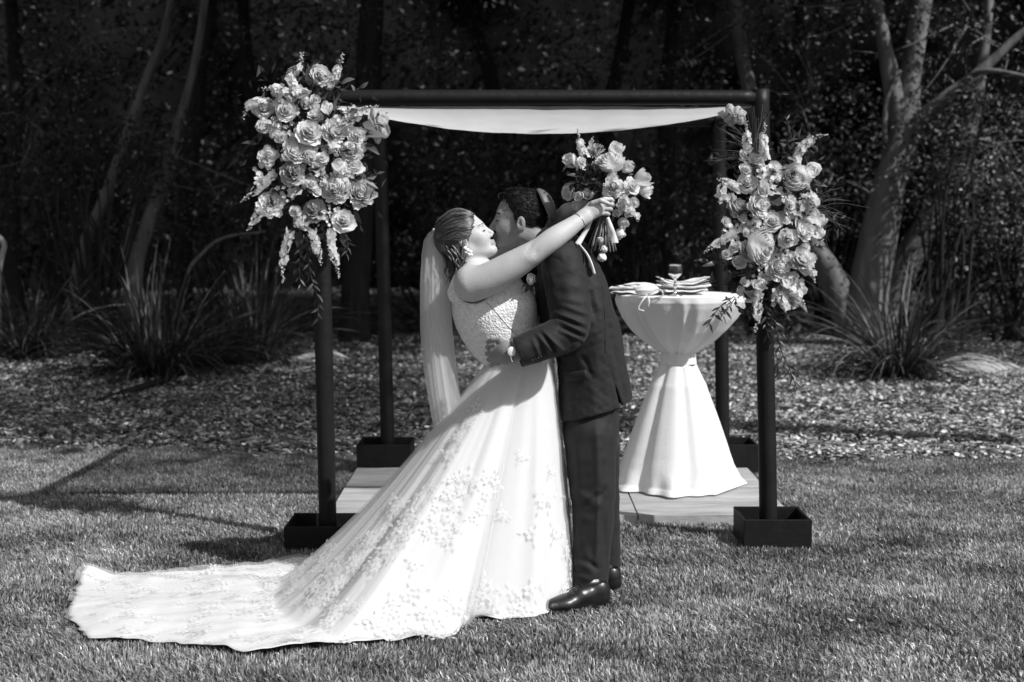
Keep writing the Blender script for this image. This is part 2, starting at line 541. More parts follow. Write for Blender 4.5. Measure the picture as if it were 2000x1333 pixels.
BOXES = []          # footprints kept free of grass (x0,x1,y0,y1)
def make_grass():
    n = 560000
    y = 4.5 + (9.95 - 4.5) * rng.random(n) ** 1.15
    x = (rng.random(n) * 2 - 1) * (0.36 * 9.9 + 1.0)
    e = lawn_edge(x) + rng.normal(0, 0.05, n)
    keep = (np.abs(x) < 0.36 * y + 0.9) & (y < e)
    cx, cy = HEM.mean(0)
    keep &= ~in_poly(x, y, (HEM - [cx, cy]) * [0.985, 0.96] + [cx, cy])
    for (x0, x1, y0, y1) in BOXES:
        keep &= ~((x > x0) & (x < x1) & (y > y0) & (y < y1))
    bare = np.exp(-(((x - 1.72) / 0.32) ** 2 + ((y - 4.95) / 0.22) ** 2))
    keep &= rng.random(n) > bare * 0.75
    x, y = x[keep], y[keep]; n = len(x)
    pts = np.stack([x, y], 1)
    patch = noise3(pts, 3, 3, 0.9)
    fine = noise3(pts, 5, 2, 6.0)
    h = (0.024 + 0.014 * rng.random(n) + 0.006 * patch + 0.005 * fine) * (1 - 0.4 * np.exp(-(((x - 1.72) / 0.4) ** 2 + ((y - 4.95) / 0.3) ** 2)))
    w = 0.0021 + 0.0030 * rng.random(n) ** 2
    a = rng.random(n) * 2 * np.pi
    lean = np.abs(rng.normal(0.45, 0.5, n)) * h
    comb = 0.5 * noise3(pts, 9, 2, 0.7)
    la = np.where(rng.random(n) < 0.55, rng.random(n) * 2 * np.pi, comb * 3 + 2.6)
    dx, dy = np.cos(la) * lean, np.sin(la) * lean
    wx, wy = np.cos(a) * w, np.sin(a) * w
    z0 = np.full(n, 0.002)
    b = np.stack([x, y, z0], 1)
    W = np.stack([wx, wy, np.zeros(n)], 1)
    mid = b + np.stack([dx * 0.35, dy * 0.35, h * 0.58], 1)
    tip = b + np.stack([dx, dy, h * (1 - 0.25 * np.clip(lean / h, 0, 1.4))], 1)
    V = np.stack([b - W, b + W, mid + W * 0.8, mid - W * 0.8, tip], 1).reshape(-1, 3)
    k = np.arange(n)[:, None] * 5
    Q = k + np.array([[0, 1, 2, 3]]); T = k + np.array([[3, 2, 4]])
    c = 0.62 + 0.40 * patch + 0.18 * noise3(pts, 15, 2, 3.0) + 0.5 * rng.random(n)
    c = np.where(rng.random(n) < 0.17, c * rng.uniform(1.5, 2.6, n), c)
    c = np.where(rng.random(n) < 0.28, c * 0.4, c)
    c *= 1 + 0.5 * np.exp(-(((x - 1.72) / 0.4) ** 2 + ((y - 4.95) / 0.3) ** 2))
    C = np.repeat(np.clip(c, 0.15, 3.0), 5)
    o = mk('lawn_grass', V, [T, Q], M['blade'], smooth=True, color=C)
    tag(o, 'short mown lawn grass in front of the leaf litter', 'grass', kind='stuff')
    # stray dry leaves lying on the grass
    m = 45
    ly = rng.uniform(5, 9.4, m); lx = rng.uniform(-1, 1, m) * 0.36 * ly
    kk = ~in_poly(lx, ly, HEM)
    V, F, C = leaf_quads(np.stack([lx, ly, np.full(m, 0.038)], 1)[kk], 0.02, 0.04, flat=0.5)
    o = mk('fallen_leaf', V, F, M['litter'], smooth=False, color=np.clip(C * 1.0, 0.4, 1.6))
    tag(o, 'scattered dry leaves lying on the lawn', 'leaves', kind='stuff')

def leaf_quads(c, smin, smax, flat=0.0, droop=0.0, aspect=0.5):
    """one folded leaf (4 verts, 2 tris) per centre"""
    n = len(c)
    s = rng.uniform(smin, smax, n)
    d = rng.normal(size=(n, 3)); d[:, 2] *= (1 - flat); d[:, 2] -= droop
    d /= np.linalg.norm(d, axis=1, keepdims=True)
    r = rng.normal(size=(n, 3))
    if flat: r[:, 2] *= (1 - flat)
    sd_ = np.cross(d, r)
    if flat:
        up = np.tile([0, 0, 1.0], (n, 1)) + rng.normal(0, 0.45, (n, 3))
        sd_ = np.cross(d, up)
    sd_ /= np.linalg.norm(sd_, axis=1, keepdims=True) + 1e-9
    nn = np.cross(d, sd_)
    a = (rng.uniform(0.7, 1.3, n) * aspect)[:, None]
    S = s[:, None]
    fold = rng.uniform(0.05, 0.35, n)[:, None] * S * 0.5
    base = c - d * S * 0.5; tip = c + d * S * 0.5
    L = c - d * S * 0.05 + sd_ * S * a * 0.5 + nn * fold
    R = c - d * S * 0.05 - sd_ * S * a * 0.5 + nn * fold
    V = np.stack([base, L, tip, R], 1).reshape(-1, 3)
    k = np.arange(n)[:, None] * 4
    F = np.concatenate([k + np.array([[0, 1, 2]]), k + np.array([[0, 2, 3]])])
    C = np.repeat(rng.uniform(0.5, 1.5, n), 4)
    return V, F, C

def make_litter():
    n = 125000
    y = 9.2 + (19.5 - 9.2) * rng.random(n) ** 1.35
    x = (rng.random(n) * 2 - 1) * (0.36 * y + 1.6)
    keep = y > lawn_edge(x) + rng.normal(0, 0.09, n)
    x, y = x[keep], y[keep]; n = len(x)
    z = 0.012 + 0.03 * rng.random(n) + 0.015 * noise3(np.stack([x, y], 1), 21, 2, 0.8)
    V, F, C = leaf_quads(np.stack([x, y, np.maximum(z, 0.008)], 1), 0.02, 0.066, flat=0.75, aspect=0.5)
    c = np.exp(rng.normal(-0.25, 0.78, n))
    C = np.repeat(np.clip(c, 0.10, 2.2), 4)
    tag(mk('leaf_litter', V, F, M['litter'], smooth=False, color=C), 'dry leaf litter and bark mulch covering the bed behind the lawn', 'leaf litter', kind='stuff')
    n = 9000
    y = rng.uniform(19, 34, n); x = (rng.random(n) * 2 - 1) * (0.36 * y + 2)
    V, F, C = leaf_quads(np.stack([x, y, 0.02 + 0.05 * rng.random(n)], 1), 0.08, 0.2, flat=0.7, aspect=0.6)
    tag(mk('woodland_litter', V, F, M['litter'], smooth=False, color=C * 0.22), 'dry leaves on the floor among the tree trunks', 'leaf litter', kind='stuff')  # colour darkened in place of shade under the trees
    # twigs and bark strips
    m = 420
    y = 9.6 + 6.5 * rng.random(m) ** 1.3; x = (rng.random(m) * 2 - 1) * (0.36 * y + 0.8)
    a = rng.normal(0.0, 0.7, m); L = rng.uniform(0.06, 0.32, m)
    p0 = np.stack([x, y, np.full(m, 0.035)], 1)
    d = np.stack([np.cos(a), np.sin(a), rng.normal(0, 0.08, m)], 1) * L[:, None]
    path = np.stack([p0 - d / 2, p0 + rng.normal(0, 0.008, (m, 3)), p0 + d / 2], 1)
    path[:, :, 2] = np.maximum(path[:, :, 2], 0.02)
    V, F = tubes(path, np.repeat(rng.uniform(0.004, 0.011, m)[:, None], 3, 1), 4)
    tag(mk('twig_litter', V, F, M['bark_pale'], smooth=True), 'twigs and bark strips scattered through the leaf litter', 'twigs', kind='stuff')

# ================================================================== trees
def tube_trunk(pts, rad, n=40, seg=16, rough=0.14, seed=0):
    p = spline(pts, n); r = np.interp(np.linspace(0, 1, n), np.linspace(0, 1, len(rad)), rad)
    V, F = tubes(p, r, seg)
    V = V.reshape(n, seg, 3)
    d = V - p[:, None, :]
    f = 1 + rough * noise3(np.stack([np.broadcast_to(np.cos(np.arange(seg) * 6.283 / seg), (n, seg)), np.broadcast_to(np.sin(np.arange(seg) * 6.283 / seg), (n, seg)), np.broadcast_to((np.arange(n) * 0.12)[:, None], (n, seg))], -1), seed, 3, 0.7)
    V = p[:, None, :] + d * f[..., None]
    return V.reshape(-1, 3), F

def leaf_cloud(clusters, per, smin, smax, sig, bright=1.0, **kw):
    cl = np.repeat(np.asarray(clusters, float), per, 0)
    c = cl + rng.normal(size=cl.shape) * sig
    c[:, 2] = np.maximum(c[:, 2], 0.05)
    V, F, C = leaf_quads(c, smin, smax, **kw)
    C = C * np.repeat(np.where(rng.random(len(c)) < 0.20, rng.uniform(2.5, 6.5, len(c)), 1.0), 4)  # random leaves coloured brighter to stand for leaf glints
    return V, F, C * bright

def tree(name, label, Y, trunk_px, radii, limbs=(), crown=None, low=None, mtl='bark', group='trees in the wood behind the arch', seed=0, dY=0.0):
    pts = [P(u, v, Y + dY * i) for i, (u, v) in enumerate(trunk_px)]
    pts[0][2] = -0.05
    root = thing(name, (pts[0][0], pts[0][1], 0), label, 'tree', group)
    mb = MB()
    mb.add(*tube_trunk(pts, radii, seed=seed))
    top = np.array(pts[-1])
    for (lp, lr) in limbs:
        q = [P(u, v, Y + dy) for (u, v, dy) in lp]
        mb.add(*tube_trunk(q, lr, 20, 8, seed=seed + 5))
        top_l = q[-1]
    mb.build('trunk', M[mtl], root)
    V, F, C = None, None, None
    cb = MB()
    if crown:
        cx, cy, cz, rx, ry, rz, ncl, per, size = crown
        c = np.array([top[0] + cx, top[1] + cy, cz])
        d = rng.normal(size=(ncl, 3)); d /= np.linalg.norm(d, axis=1, keepdims=True)
        cl = c + d * (rng.random(ncl) ** 0.45)[:, None] * np.array([rx, ry, rz])
        cl[:, 2] = np.maximum(cl[:, 2], 6.3)
        v, f, cc = leaf_cloud(cl, per, size * 0.7, size * 1.2, size * 1.5)
        cb.add(v, f, cc)
        # limbs that carry the crown
        lm = MB()
        pick = cl[:9]
        paths = np.stack([spline([top, (top * 0.5 + q * 0.5) + [0, 0, 0.4], q], 8) for q in pick])
        v2, f2 = tubes(paths, np.tile(np.linspace(radii[-1] * 0.6, 0.02, 8), (len(pick), 1)), 6)
        mk('limb', v2, f2, M[mtl], root)
    if low:                                        # leafy sprays that hang in view: (u,v,dY,spread_m,n)
        for (u, v, dy, sp, n) in low:
            c = P(u, v, Y + dy)
            n = int(n * 2.2); k = max(3, n // 22)
            cl = c + rng.normal(size=(k, 3)) * np.array([sp, sp * 0.7, sp * 0.8])
            vv, ff, cc = leaf_cloud(cl, 22, 0.045, 0.085, 0.10)
            cb.add(vv, ff, cc)
            # twigs
            q = cl[: min(k, 6)]
            start = c + np.array([0, 0.3, 0.5 * sp])
            paths = np.stack([spline([start + rng.normal(0, 0.1, 3), (start + e) / 2 + rng.normal(0, 0.12, 3), e], 7) for e in q])
            v2, f2 = tubes(paths, np.tile(np.linspace(0.013, 0.004, 7), (len(q), 1)), 4)
            mk('twig', v2, f2, M[mtl], root)
    if cb.n:
        cb.build('crown', M['leaf'], root, smooth=False)
    return root

CR = lambda dx, dy, z, r, rz, n=150, per=19, s=0.38: (dx + 1.5, dy - 3.4, z, r, r, rz, n, per, s)  # unseen crowns, shifted off their trunks to steer shade over the wood
tree('tree', 'big pale trunk forking behind the grass clump, lit on one flank', 18.0,
     [(1688, 640), (1700, 570), (1716, 470), (1738, 360), (1764, 262), (1772, 190), (1786, 95), (1802, 0), (1828, -140), (1850, -330)],
     [0.30, 0.25, 0.23, 0.215, 0.195, 0.15, 0.13, 0.115, 0.10, 0.07],
     limbs=[([(1762, 270, 0), (1738, 150, -0.1), (1722, 60, -0.2), (1690, -100, -0.4)], [0.13, 0.11, 0.09, 0.06]),
            ([(1775, 268, 0), (1800, 232, -0.2), (1850, 190, -0.4), (1915, 140, -0.5), (2000, 62, -0.6), (2080, 20, -0.7)], [0.12, 0.10, 0.085, 0.07, 0.05, 0.03]),
            ([(1728, 280, -0.25), (1731, 200, -0.28), (1760, 138, -0.3)], [0.035, 0.03, 0.02]),
            ([(1860, 183, -0.4), (1920, 140, -0.9), (2010, 150, -1.2)], [0.05, 0.035, 0.02])],
     crown=CR(-3.0, 0.3, 8.0, 3.4, 2.2), low=[(1900, 120, -0.6, 0.7, 520), (1960, 330, -0.7, 0.7, 620), (1700, 60, -0.4, 0.7, 420), (1850, 240, -0.5, 0.35, 160)], mtl='bark_pale', seed=1)
tree('tree', 'pale trunk slanting away behind the forked tree', 20.0,
     [(1722, 640), (1752, 560), (1798, 462), (1846, 382), (1880, 300), (1905, 200), (1925, 60), (1945, -180)],
     [0.22, 0.20, 0.18, 0.155, 0.13, 0.10, 0.08, 0.06], crown=CR(-3.2, 1.5, 8.2, 3.2, 2.2), low=[(1890, 330, -0.6, 0.5, 300), (1975, 470, -0.9, 0.7, 700), (1860, 470, -0.3, 0.4, 200)], mtl='bark_pale', seed=2)
tree('tree', 'leaning trunk rising from beside the forked tree towards the flower-hung post', 19.2,
     [(1668, 625), (1630, 552), (1590, 486), (1548, 420), (1506, 330), (1470, 200), (1440, 40), (1425, -200)],
     [0.21, 0.19, 0.165, 0.14, 0.12, 0.10, 0.09, 0.07], crown=CR(-1.5, 0.6, 7.8, 3.2, 2.0), low=[(1600, 230, -0.5, 0.6, 420), (1450, 90, -0.4, 0.7, 360), (1640, 380, -0.2, 0.5, 260)], mtl='bark_pale', seed=3)
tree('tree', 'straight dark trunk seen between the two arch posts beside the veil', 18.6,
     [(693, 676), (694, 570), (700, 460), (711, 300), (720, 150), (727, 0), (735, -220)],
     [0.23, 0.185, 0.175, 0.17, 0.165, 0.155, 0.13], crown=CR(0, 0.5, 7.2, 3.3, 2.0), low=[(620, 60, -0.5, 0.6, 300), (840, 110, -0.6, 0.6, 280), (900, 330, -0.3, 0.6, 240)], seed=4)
tree('tree', 'thin slanting pale trunk over the low grass clump', 19.0,
     [(132, 560), (158, 500), (208, 380), (244, 272), (284, 160), (322, 60), (350, -100)],
     [0.085, 0.08, 0.075, 0.065, 0.055, 0.05, 0.04], crown=CR(-0.6, 0.6, 7.0, 3.2, 2.0), low=[(150, 130, -0.5, 0.7, 300), (60, 300, -0.5, 0.6, 240)], mtl='bark_pale', seed=5)
tree('tree', 'pale forked stump-like trunk lit low among dark leaves', 18.4,
     [(256, 590), (263, 528), (288, 440), (318, 352), (340, 270), (372, 160), (395, 40), (410, -120)],
     [0.13, 0.105, 0.095, 0.075, 0.06, 0.055, 0.05, 0.04],
     limbs=[([(262, 540, 0), (250, 470, 0.1), (262, 400, 0.2)], [0.09, 0.07, 0.04])], crown=CR(0.2, 1.0, 7.4, 3.2, 2.0), low=[(330, 330, -0.4, 0.45, 260), (400, 420, -0.3, 0.6, 260)], mtl='bark_pale', seed=6)
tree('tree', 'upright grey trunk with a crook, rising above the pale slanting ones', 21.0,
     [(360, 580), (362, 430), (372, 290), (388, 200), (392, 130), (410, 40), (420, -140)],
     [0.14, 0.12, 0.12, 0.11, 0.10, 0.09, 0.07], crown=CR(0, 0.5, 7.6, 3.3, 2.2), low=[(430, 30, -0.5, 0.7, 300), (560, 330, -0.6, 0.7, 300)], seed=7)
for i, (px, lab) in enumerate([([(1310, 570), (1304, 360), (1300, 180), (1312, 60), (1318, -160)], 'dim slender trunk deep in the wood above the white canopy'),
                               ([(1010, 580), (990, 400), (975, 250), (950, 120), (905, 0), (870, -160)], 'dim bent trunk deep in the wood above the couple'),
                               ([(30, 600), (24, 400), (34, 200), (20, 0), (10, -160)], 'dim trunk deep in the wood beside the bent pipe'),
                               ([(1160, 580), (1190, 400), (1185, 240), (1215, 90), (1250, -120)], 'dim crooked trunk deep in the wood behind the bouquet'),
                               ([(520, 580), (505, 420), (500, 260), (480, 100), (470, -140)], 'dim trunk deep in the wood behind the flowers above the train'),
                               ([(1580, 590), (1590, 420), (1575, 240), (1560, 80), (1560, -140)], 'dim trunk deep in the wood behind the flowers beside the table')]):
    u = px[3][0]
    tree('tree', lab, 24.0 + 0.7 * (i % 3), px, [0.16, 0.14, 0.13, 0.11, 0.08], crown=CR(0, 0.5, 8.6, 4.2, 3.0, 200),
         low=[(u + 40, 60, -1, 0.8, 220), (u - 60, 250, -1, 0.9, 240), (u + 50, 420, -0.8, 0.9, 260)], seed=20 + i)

# leafy bushes of the understorey
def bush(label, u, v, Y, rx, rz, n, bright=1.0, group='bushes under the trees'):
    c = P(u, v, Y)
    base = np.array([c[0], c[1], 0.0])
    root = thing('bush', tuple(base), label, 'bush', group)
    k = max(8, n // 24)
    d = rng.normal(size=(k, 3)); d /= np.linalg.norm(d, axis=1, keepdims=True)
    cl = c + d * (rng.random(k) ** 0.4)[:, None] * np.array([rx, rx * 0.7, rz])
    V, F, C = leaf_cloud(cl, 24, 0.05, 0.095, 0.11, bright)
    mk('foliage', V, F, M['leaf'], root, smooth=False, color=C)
    q = cl[:16]
    st = base + np.array([0, 0, -0.02])
    paths = np.stack([spline([st + [rng.normal(0, 0.1), rng.normal(0, 0.1), 0], (st + e) / 2 + rng.normal(0, 0.18, 3) + [0, 0, 0.2], e], 9) for e in q])
    V, F = tubes(paths, np.tile(np.linspace(0.03, 0.006, 9), (len(q), 1)), 5)
    mk('stem', V, F, M['bark'], root)
bush('leafy bush with leaves coloured pale as if sunlit at the edge of the wood beyond the slanting pale trunk', 1985, 430, 18.4, 0.85, 1.35, 2800, 3.0)  # sunlit look comes from the raised leaf colour
bush('loose leafy bush hanging in front of the forked trunk', 1845, 300, 17.2, 0.55, 0.9, 900, 1.0)
bush('leafy bush hiding the fork of the slanting trunks', 180, 250, 17.6, 0.9, 1.0, 1100, 0.8)
bush('small-leaved bush behind the pale trunks', 1870, 560, 21.5, 1.0, 0.7, 1400)
bush('thin bush between the couple and the table goblet', 1260, 420, 20.5, 0.9, 1.1, 1300)
bush('dark bush behind the kissing heads', 905, 330, 20.0, 0.9, 1.1, 1200)
bush('dark bush behind the upright stiff grass clump', 420, 440, 20.5, 1.1, 0.9, 1300)
bush('low dark bush behind the slanting pale trunk', 110, 420, 21.0, 1.2, 1.0, 1300)
bush('bush showing between the cocktail table and the flower-hung post', 1480, 480, 21.0, 0.8, 1.0, 1000)
bush('tall bush rising behind the flowers beside the table', 1620, 330, 22.0, 0.9, 1.5, 1300)
bush('dark bush seen under the canopy beside the back post nearest the veil', 830, 500, 22.0, 0.9, 0.8, 900)

# trees added out of view to throw shade on the bed and the wood
def unseen_shade_tree(label, bx, by, cx, cy, cz, r, rz, ncl):
    root = thing('tree', (bx, by, 0), label, 'tree', 'unseen trees added for shade')
    pts = [(bx, by, -0.05), (bx - 0.1, by, 1.5), (bx * 0.6 + cx * 0.4, by * 0.6 + cy * 0.4, 3.6), (cx, cy, cz)]
    V, F = tube_trunk(pts, [0.28, 0.22, 0.17, 0.08], seed=44)
    mk('trunk', V, F, M['bark_pale'], root)
    d = rng.normal(size=(ncl, 3)); d /= np.linalg.norm(d, axis=1, keepdims=True)
    cl = np.array([cx, cy, cz]) + d * (rng.random(ncl) ** 0.5)[:, None] * np.array([r, r, rz])
    V, F, C = leaf_cloud(cl, 28, 0.16, 0.30, 0.32)
    mk('crown', V, F, M['leaf'], root, smooth=False, color=C)
    paths = np.stack([spline([pts[2], (np.array(pts[2]) + q) / 2 + [0, 0, 0.3], q], 8) for q in cl[:14]])
    V, F = tubes(paths, np.tile(np.linspace(0.09, 0.015, 8), (14, 1)), 5)
    mk('limb', V, F, M['bark_pale'], root)
unseen_shade_tree('unseen spreading tree added beside the lawn to shade the leaf bed', 6.6, 8.6, 3.7, 8.4, 7.8, 3.5, 1.2, 270)
unseen_shade_tree('unseen broad tree added beyond the pale trunks to shade the wood', 15.5, 13.0, 15.0, 12.0, 8.0, 3.0, 1.8, 200)
unseen_shade_tree('unseen tall tree added at the wood edge to shade the wood', 13.5, 18.5, 13.0, 18.0, 8.0, 3.2, 2.0, 200)
unseen_shade_tree('unseen old tree added deep in the wood for its shade', 12.0, 24.0, 11.0, 23.0, 8.5, 3.4, 2.4, 200)

# far wood: one mass closing the view
def far_wood():
    n, m = 220, 40
    th = np.linspace(math.radians(-62), math.radians(62), n)
    t = np.linspace(0, 1, m)
    TH, T = np.meshgrid(th, t, indexing='ij')
    R = 33 + 7 * T ** 2 - 1.5 * np.sin(np.pi * T)
    X = R * np.sin(TH); Y = R * np.cos(TH); Z = 15 * T
    q = np.stack([X, Y, Z], -1)
    R2 = R + 0.9 * noise3(q, 31, 4, 0.16)
    q = np.stack([R2 * np.sin(TH), R2 * np.cos(TH), Z * (1 + 0.12 * noise3(q[..., :2], 5, 2, 0.1)) - 0.1], -1)
    o = mk('far_woodland', q.reshape(-1, 3), grid_faces(n, m), M['far'], smooth=True)
    tag(o, 'dark mass of far woodland closing the view behind the trees', 'woodland', kind='stuff')
    k = 26000
    th = rng.uniform(-0.5, 0.5, k); z = 10 * rng.random(k) ** 0.9; r = rng.uniform(28.5, 32.5, k)
    clump = noise3(np.stack([th * 30, z], 1), 77, 3, 0.35)
    kk = rng.random(k) < np.clip(0.5 + 0.9 * clump, 0.05, 1)
    c = np.stack([r * np.sin(th), r * np.cos(th), z + 0.1], 1)[kk]
    V, F, C = leaf_quads(c, 0.10, 0.2)
    o = mk('far_leaves', V, F, M['leaf'], smooth=False, color=C * 0.5)
    tag(o, 'loose leaves of the far woodland, too many to count', 'foliage', kind='stuff')
far_wood()

# ================================================================== grass clumps
def clump(label, u, v, n, length, spread, upright, width=0.008, name='grass_clump', dry=0.12):
    b = G(u, v)
    K = 9
    a = rng.random(n) * 2 * np.pi
    L = length * rng.uniform(0.55, 1.1, n)
    el = np.clip(rng.normal(upright, 0.38, n), 0.12, 1.5)         # launch elevation
    droop = rng.uniform(0.5, 1.5, n) * (1.25 - el / 1.6)
    p = np.zeros((n, K, 3))
    r0 = spread * np.sqrt(rng.random(n)); a0 = a + rng.normal(0, 0.5, n)
    p[:, 0] = np.stack([b[0] + r0 * np.cos(a0), b[1] + r0 * np.sin(a0), np.full(n, 0.0)], 1)
    ang = el.copy()
    for k in range(1, K):
        st = (L / (K - 1))[:, None]
        p[:, k] = p[:, k - 1] + st * np.stack([np.cos(ang) * np.cos(a), np.cos(ang) * np.sin(a), np.sin(ang)], 1)
        ang = ang - droop * 0.26
        a = a + rng.normal(0, 0.05, n)
    p[:, :, 2] = np.maximum(p[:, :, 2], 0.012)
    t = np.linspace(0, 1, K)
    w = (width * np.clip(1.15 - t ** 2, 0.12, 1))[None, :, None] * rng.uniform(0.6, 1.3, n)[:, None, None]
    s = np.stack([-np.sin(a), np.cos(a), 0.4 * rng.normal(size=n)], 1)[:, None, :]
    V = np.stack([p - s * w, p + [0, 0, -0.004], p + s * w], 2)      # V-section blade
    V = V.reshape(-1, 3)
    i = (np.arange(n) * K * 3)[:, None, None] + (np.arange(K - 1) * 3)[None, :, None]
    F = np.concatenate([(i + np.array([[[0, 1, 4, 3]]])).reshape(-1, 4), (i + np.array([[[1, 2, 5, 4]]])).reshape(-1, 4)])
    c = rng.uniform(0.4, 1.3, n); c = np.where(rng.random(n) < dry, c * rng.uniform(2.2, 4.5, n), c)
    o = mk(name, V - np.array([b[0], b[1], 0]), F, M['clump'], smooth=True, color=np.repeat(c, K * 3))
    o.location = (b[0], b[1], 0)
    return tag(o, label, 'grass clump', 'strap-leaved grass clumps in the bed')
clump('large arching grass clump at the foot of the big forked tree', 1755, 738, 460, 1.3, 0.24, 0.85, 0.009, dry=0.2)
clump('dark arching grass clump below the slanting pale trunks', 300, 738, 420, 1.45, 0.28, 0.85, 0.009, dry=0.05)
clump('dim spreading grass clump beside the bent pipe', 60, 700, 300, 1.5, 0.3, 0.7, 0.010, dry=0.05)
clump('upright stiff grass clump next to the dark straight trunk', 492, 712, 330, 1.4, 0.25, 1.25, 0.008, dry=0.06)
clump('small dark grass tuft beside the upright clump', 410, 722, 160, 1.0, 0.2, 1.1, 0.008, dry=0.05)

# ------------------------------------------------------------------ odds and ends on the bed
def stick(name, label, cat, px, rad, mtl, zlift=None):
    pts = [np.array(q) for q in px]
    V, F = tube_trunk(pts, rad, 24, 8, 0.12, 61)
    c = np.array([pts[0][0], pts[0][1], 0])
    o = mk(name, V - c, F, M[mtl])
    o.location = c
    return tag(o, label, cat)
g = lambda u, v, z=0.0: G(u, v, z)
b0 = g(545, 772); b1 = g(760, 752)
stick('fallen_branch', 'fallen branch lying across the leaf litter below the grass clumps', 'branch', [g(190, 790) + [0, 0, .03], g(260, 772) + [0, 0, .05], g(330, 752) + [0, 0, .06]], [0.02, 0.035, 0.03], 'bark')
stick('fallen_branch', 'short bare branch lying in the litter beside the arch post behind the train', 'branch', [g(500, 862) + [0, 0, .02], g(560, 872) + [0, 0, .03], g(600, 880) + [0, 0, .02]], [0.012, 0.02, 0.012], 'bark_pale')
q = G(432, 640)
stick('wooden_stake', 'short grey wooden stake standing behind the upright grass clump', 'stake', [q, q + [0.0, 0, 0.5], q + [-0.02, 0, 1.15]], [0.05, 0.05, 0.048], 'bark')
q = P(0, 600, 17.0); q[2] = 0
stick('bent_pipe', 'bent pale metal pipe standing beside the dim grass clump', 'pipe', [q + [-0.04, 0, 0], P(-2, 540, 17), P(4, 500, 17), P(8, 478, 17), P(-6, 462, 17), P(-40, 440, 17)], [0.035] * 6, 'steel')
stick('fallen_branch', 'low arching bare branch among leaves behind the grass clumps', 'branch', [g(350, 640) + [0, 0, 0], P(365, 540, 17.5), P(400, 490, 17.5), P(440, 464, 17.5), P(520, 452, 17.6)], [0.03, 0.025, 0.022, 0.018, 0.01], 'bark_pale')

def mound(name, label, u, v, rx, ry, h, mtl, cat, seed):
    b = G(u, v)
    n, m = 40, 10
    a = np.linspace(0, 2 * np.pi, n, endpoint=False); t = np.linspace(0, 1, m)
    A, T = np.meshgrid(a, t, indexing='ij')
    rr = T * (1 + 0.18 * noise3(np.stack([np.cos(A), np.sin(A)], -1), seed, 2, 0.5))
    z = h * (1 - T ** 2) ** 1.2 * (1 + 0.3 * noise3(np.stack([np.cos(A) * T, np.sin(A) * T], -1), seed + 1, 3, 0.8)) - 0.01
    V = np.stack([rx * rr * np.cos(A), ry * rr * np.sin(A), z], -1).reshape(-1, 3)
    o = mk(name, V, grid_faces(n, m, True), M[mtl])
    o.location = (b[0], b[1], 0)
    return tag(o, label, cat)
mound('sand_mound', 'pale heap of sandy soil at the foot of the big grass clump', 1900, 722, 0.62, 0.55, 0.16, 'sand', 'mound', 3)
mound('stone', 'low flat pale stone behind the arch post nearest the train', 622, 702, 0.42, 0.3, 0.13, 'sand', 'stone', 8)
make_litter()
# ================================================================== stone platform
def platform():
    x0, x1, y0, y1 = -0.97, 1.47, 7.34, 8.78
    root = thing('stone_platform', ((x0 + x1) / 2, (y0 + y1) / 2, 0), 'low pale stone platform under the white canopy', 'platform')
    xs = [x0, -0.18, 0.66, x1]; ys = [y0, 8.12, y1]
    for i in range(3):
        for j in range(2):
            g_ = 0.004
            n = 14
            X, Y = np.meshgrid(np.linspace(xs[i] + g_, xs[i + 1] - g_, n), np.linspace(ys[j] + g_, ys[j + 1] - g_, n), indexing='ij')
            Z = 0.058 + 0.0035 * noise3(np.stack([X, Y], -1), 11 + i * 3 + j, 3, 2.2)
            top = np.stack([X, Y, Z], -1).reshape(-1, 3)
            F = [grid_faces(n, n)]
            mb = MB(); mb.add(top, F)
            rim = [k * n for k in range(n)] + [(n - 1) * n + k for k in range(1, n)] + [k * n + n - 1 for k in range(n - 2, -1, -1)] + [k for k in range(n - 2, 0, -1)]
            ring = top[rim]; low = ring.copy(); low[:, 2] = -0.01
            m = len(rim)
            mb.add(np.concatenate([ring, low]), np.array([[k, (k + 1) % m, m + (k + 1) % m, m + k] for k in range(m)]))
            mb.build('slab', M['stone'], root, smooth=False)
    BOXES.append((x0 - 0.01, x1 + 0.01, y0 - 0.01, y1 + 0.01))
platform()

# ================================================================== the arch (four posts, beams, boxes)
FL = np.array([P(641, 1050, 6.95)[0], 6.95]); FR = np.array([P(1502, 1020, 6.95)[0], 6.95])
BL = np.array([P(758, 880, 9.05)[0], 9.05]); BR = np.array([P(1413, 870, 9.05)[0], 9.05])
TOPZ = P(1485, 175, 6.95)[2]
arch = thing('ceremony_arch', ((FL[0] + FR[0]) / 2, 8.0, 0), 'dark wooden wedding arch of four round posts and beams standing in boxes', 'arch')
def pole(name, a, b, r, parent, seed):
    V, F = tube_trunk([a, np.array(a) * .7 + np.array(b) * .3, np.array(a) * .3 + np.array(b) * .7, b], [r * 1.02, r, r * 0.99, r * 0.97], 30, 20, 0.025, seed)
    return mk(name, V, F, M['wood'], parent)
PR = 0.044; BMR = 0.037
ZBK = P(1000, 237, 9.05)[2]                                        # back beam
TOPS = [P(621, 190, 6.95), P(1485, 190, 6.95), P(741, 245, 9.05), P(1404, 240, 9.05)]     # the frame leans a little
FT, RT, BLT, BRT = [np.array([t[0], y]) for t, y in zip(TOPS, (6.95, 6.95, 9.05, 9.05))]
for k, q in enumerate((FL, FR, BL, BR)):
    tz = TOPZ if k < 2 else ZBK + BMR + 0.004
    pole('post', (q[0], q[1], 0.03), (TOPS[k][0], q[1], tz), PR, arch, 70 + k)
zb = TOPZ - BMR - 0.002
pole('beam', (FT[0] + PR * 0.6, FT[1], zb), (RT[0] - PR * 0.6, RT[1], zb), BMR, arch, 80)
pole('beam', (BLT[0] + PR * 0.6, BLT[1], ZBK), (BRT[0] - PR * 0.6, BRT[1], ZBK), BMR, arch, 81)
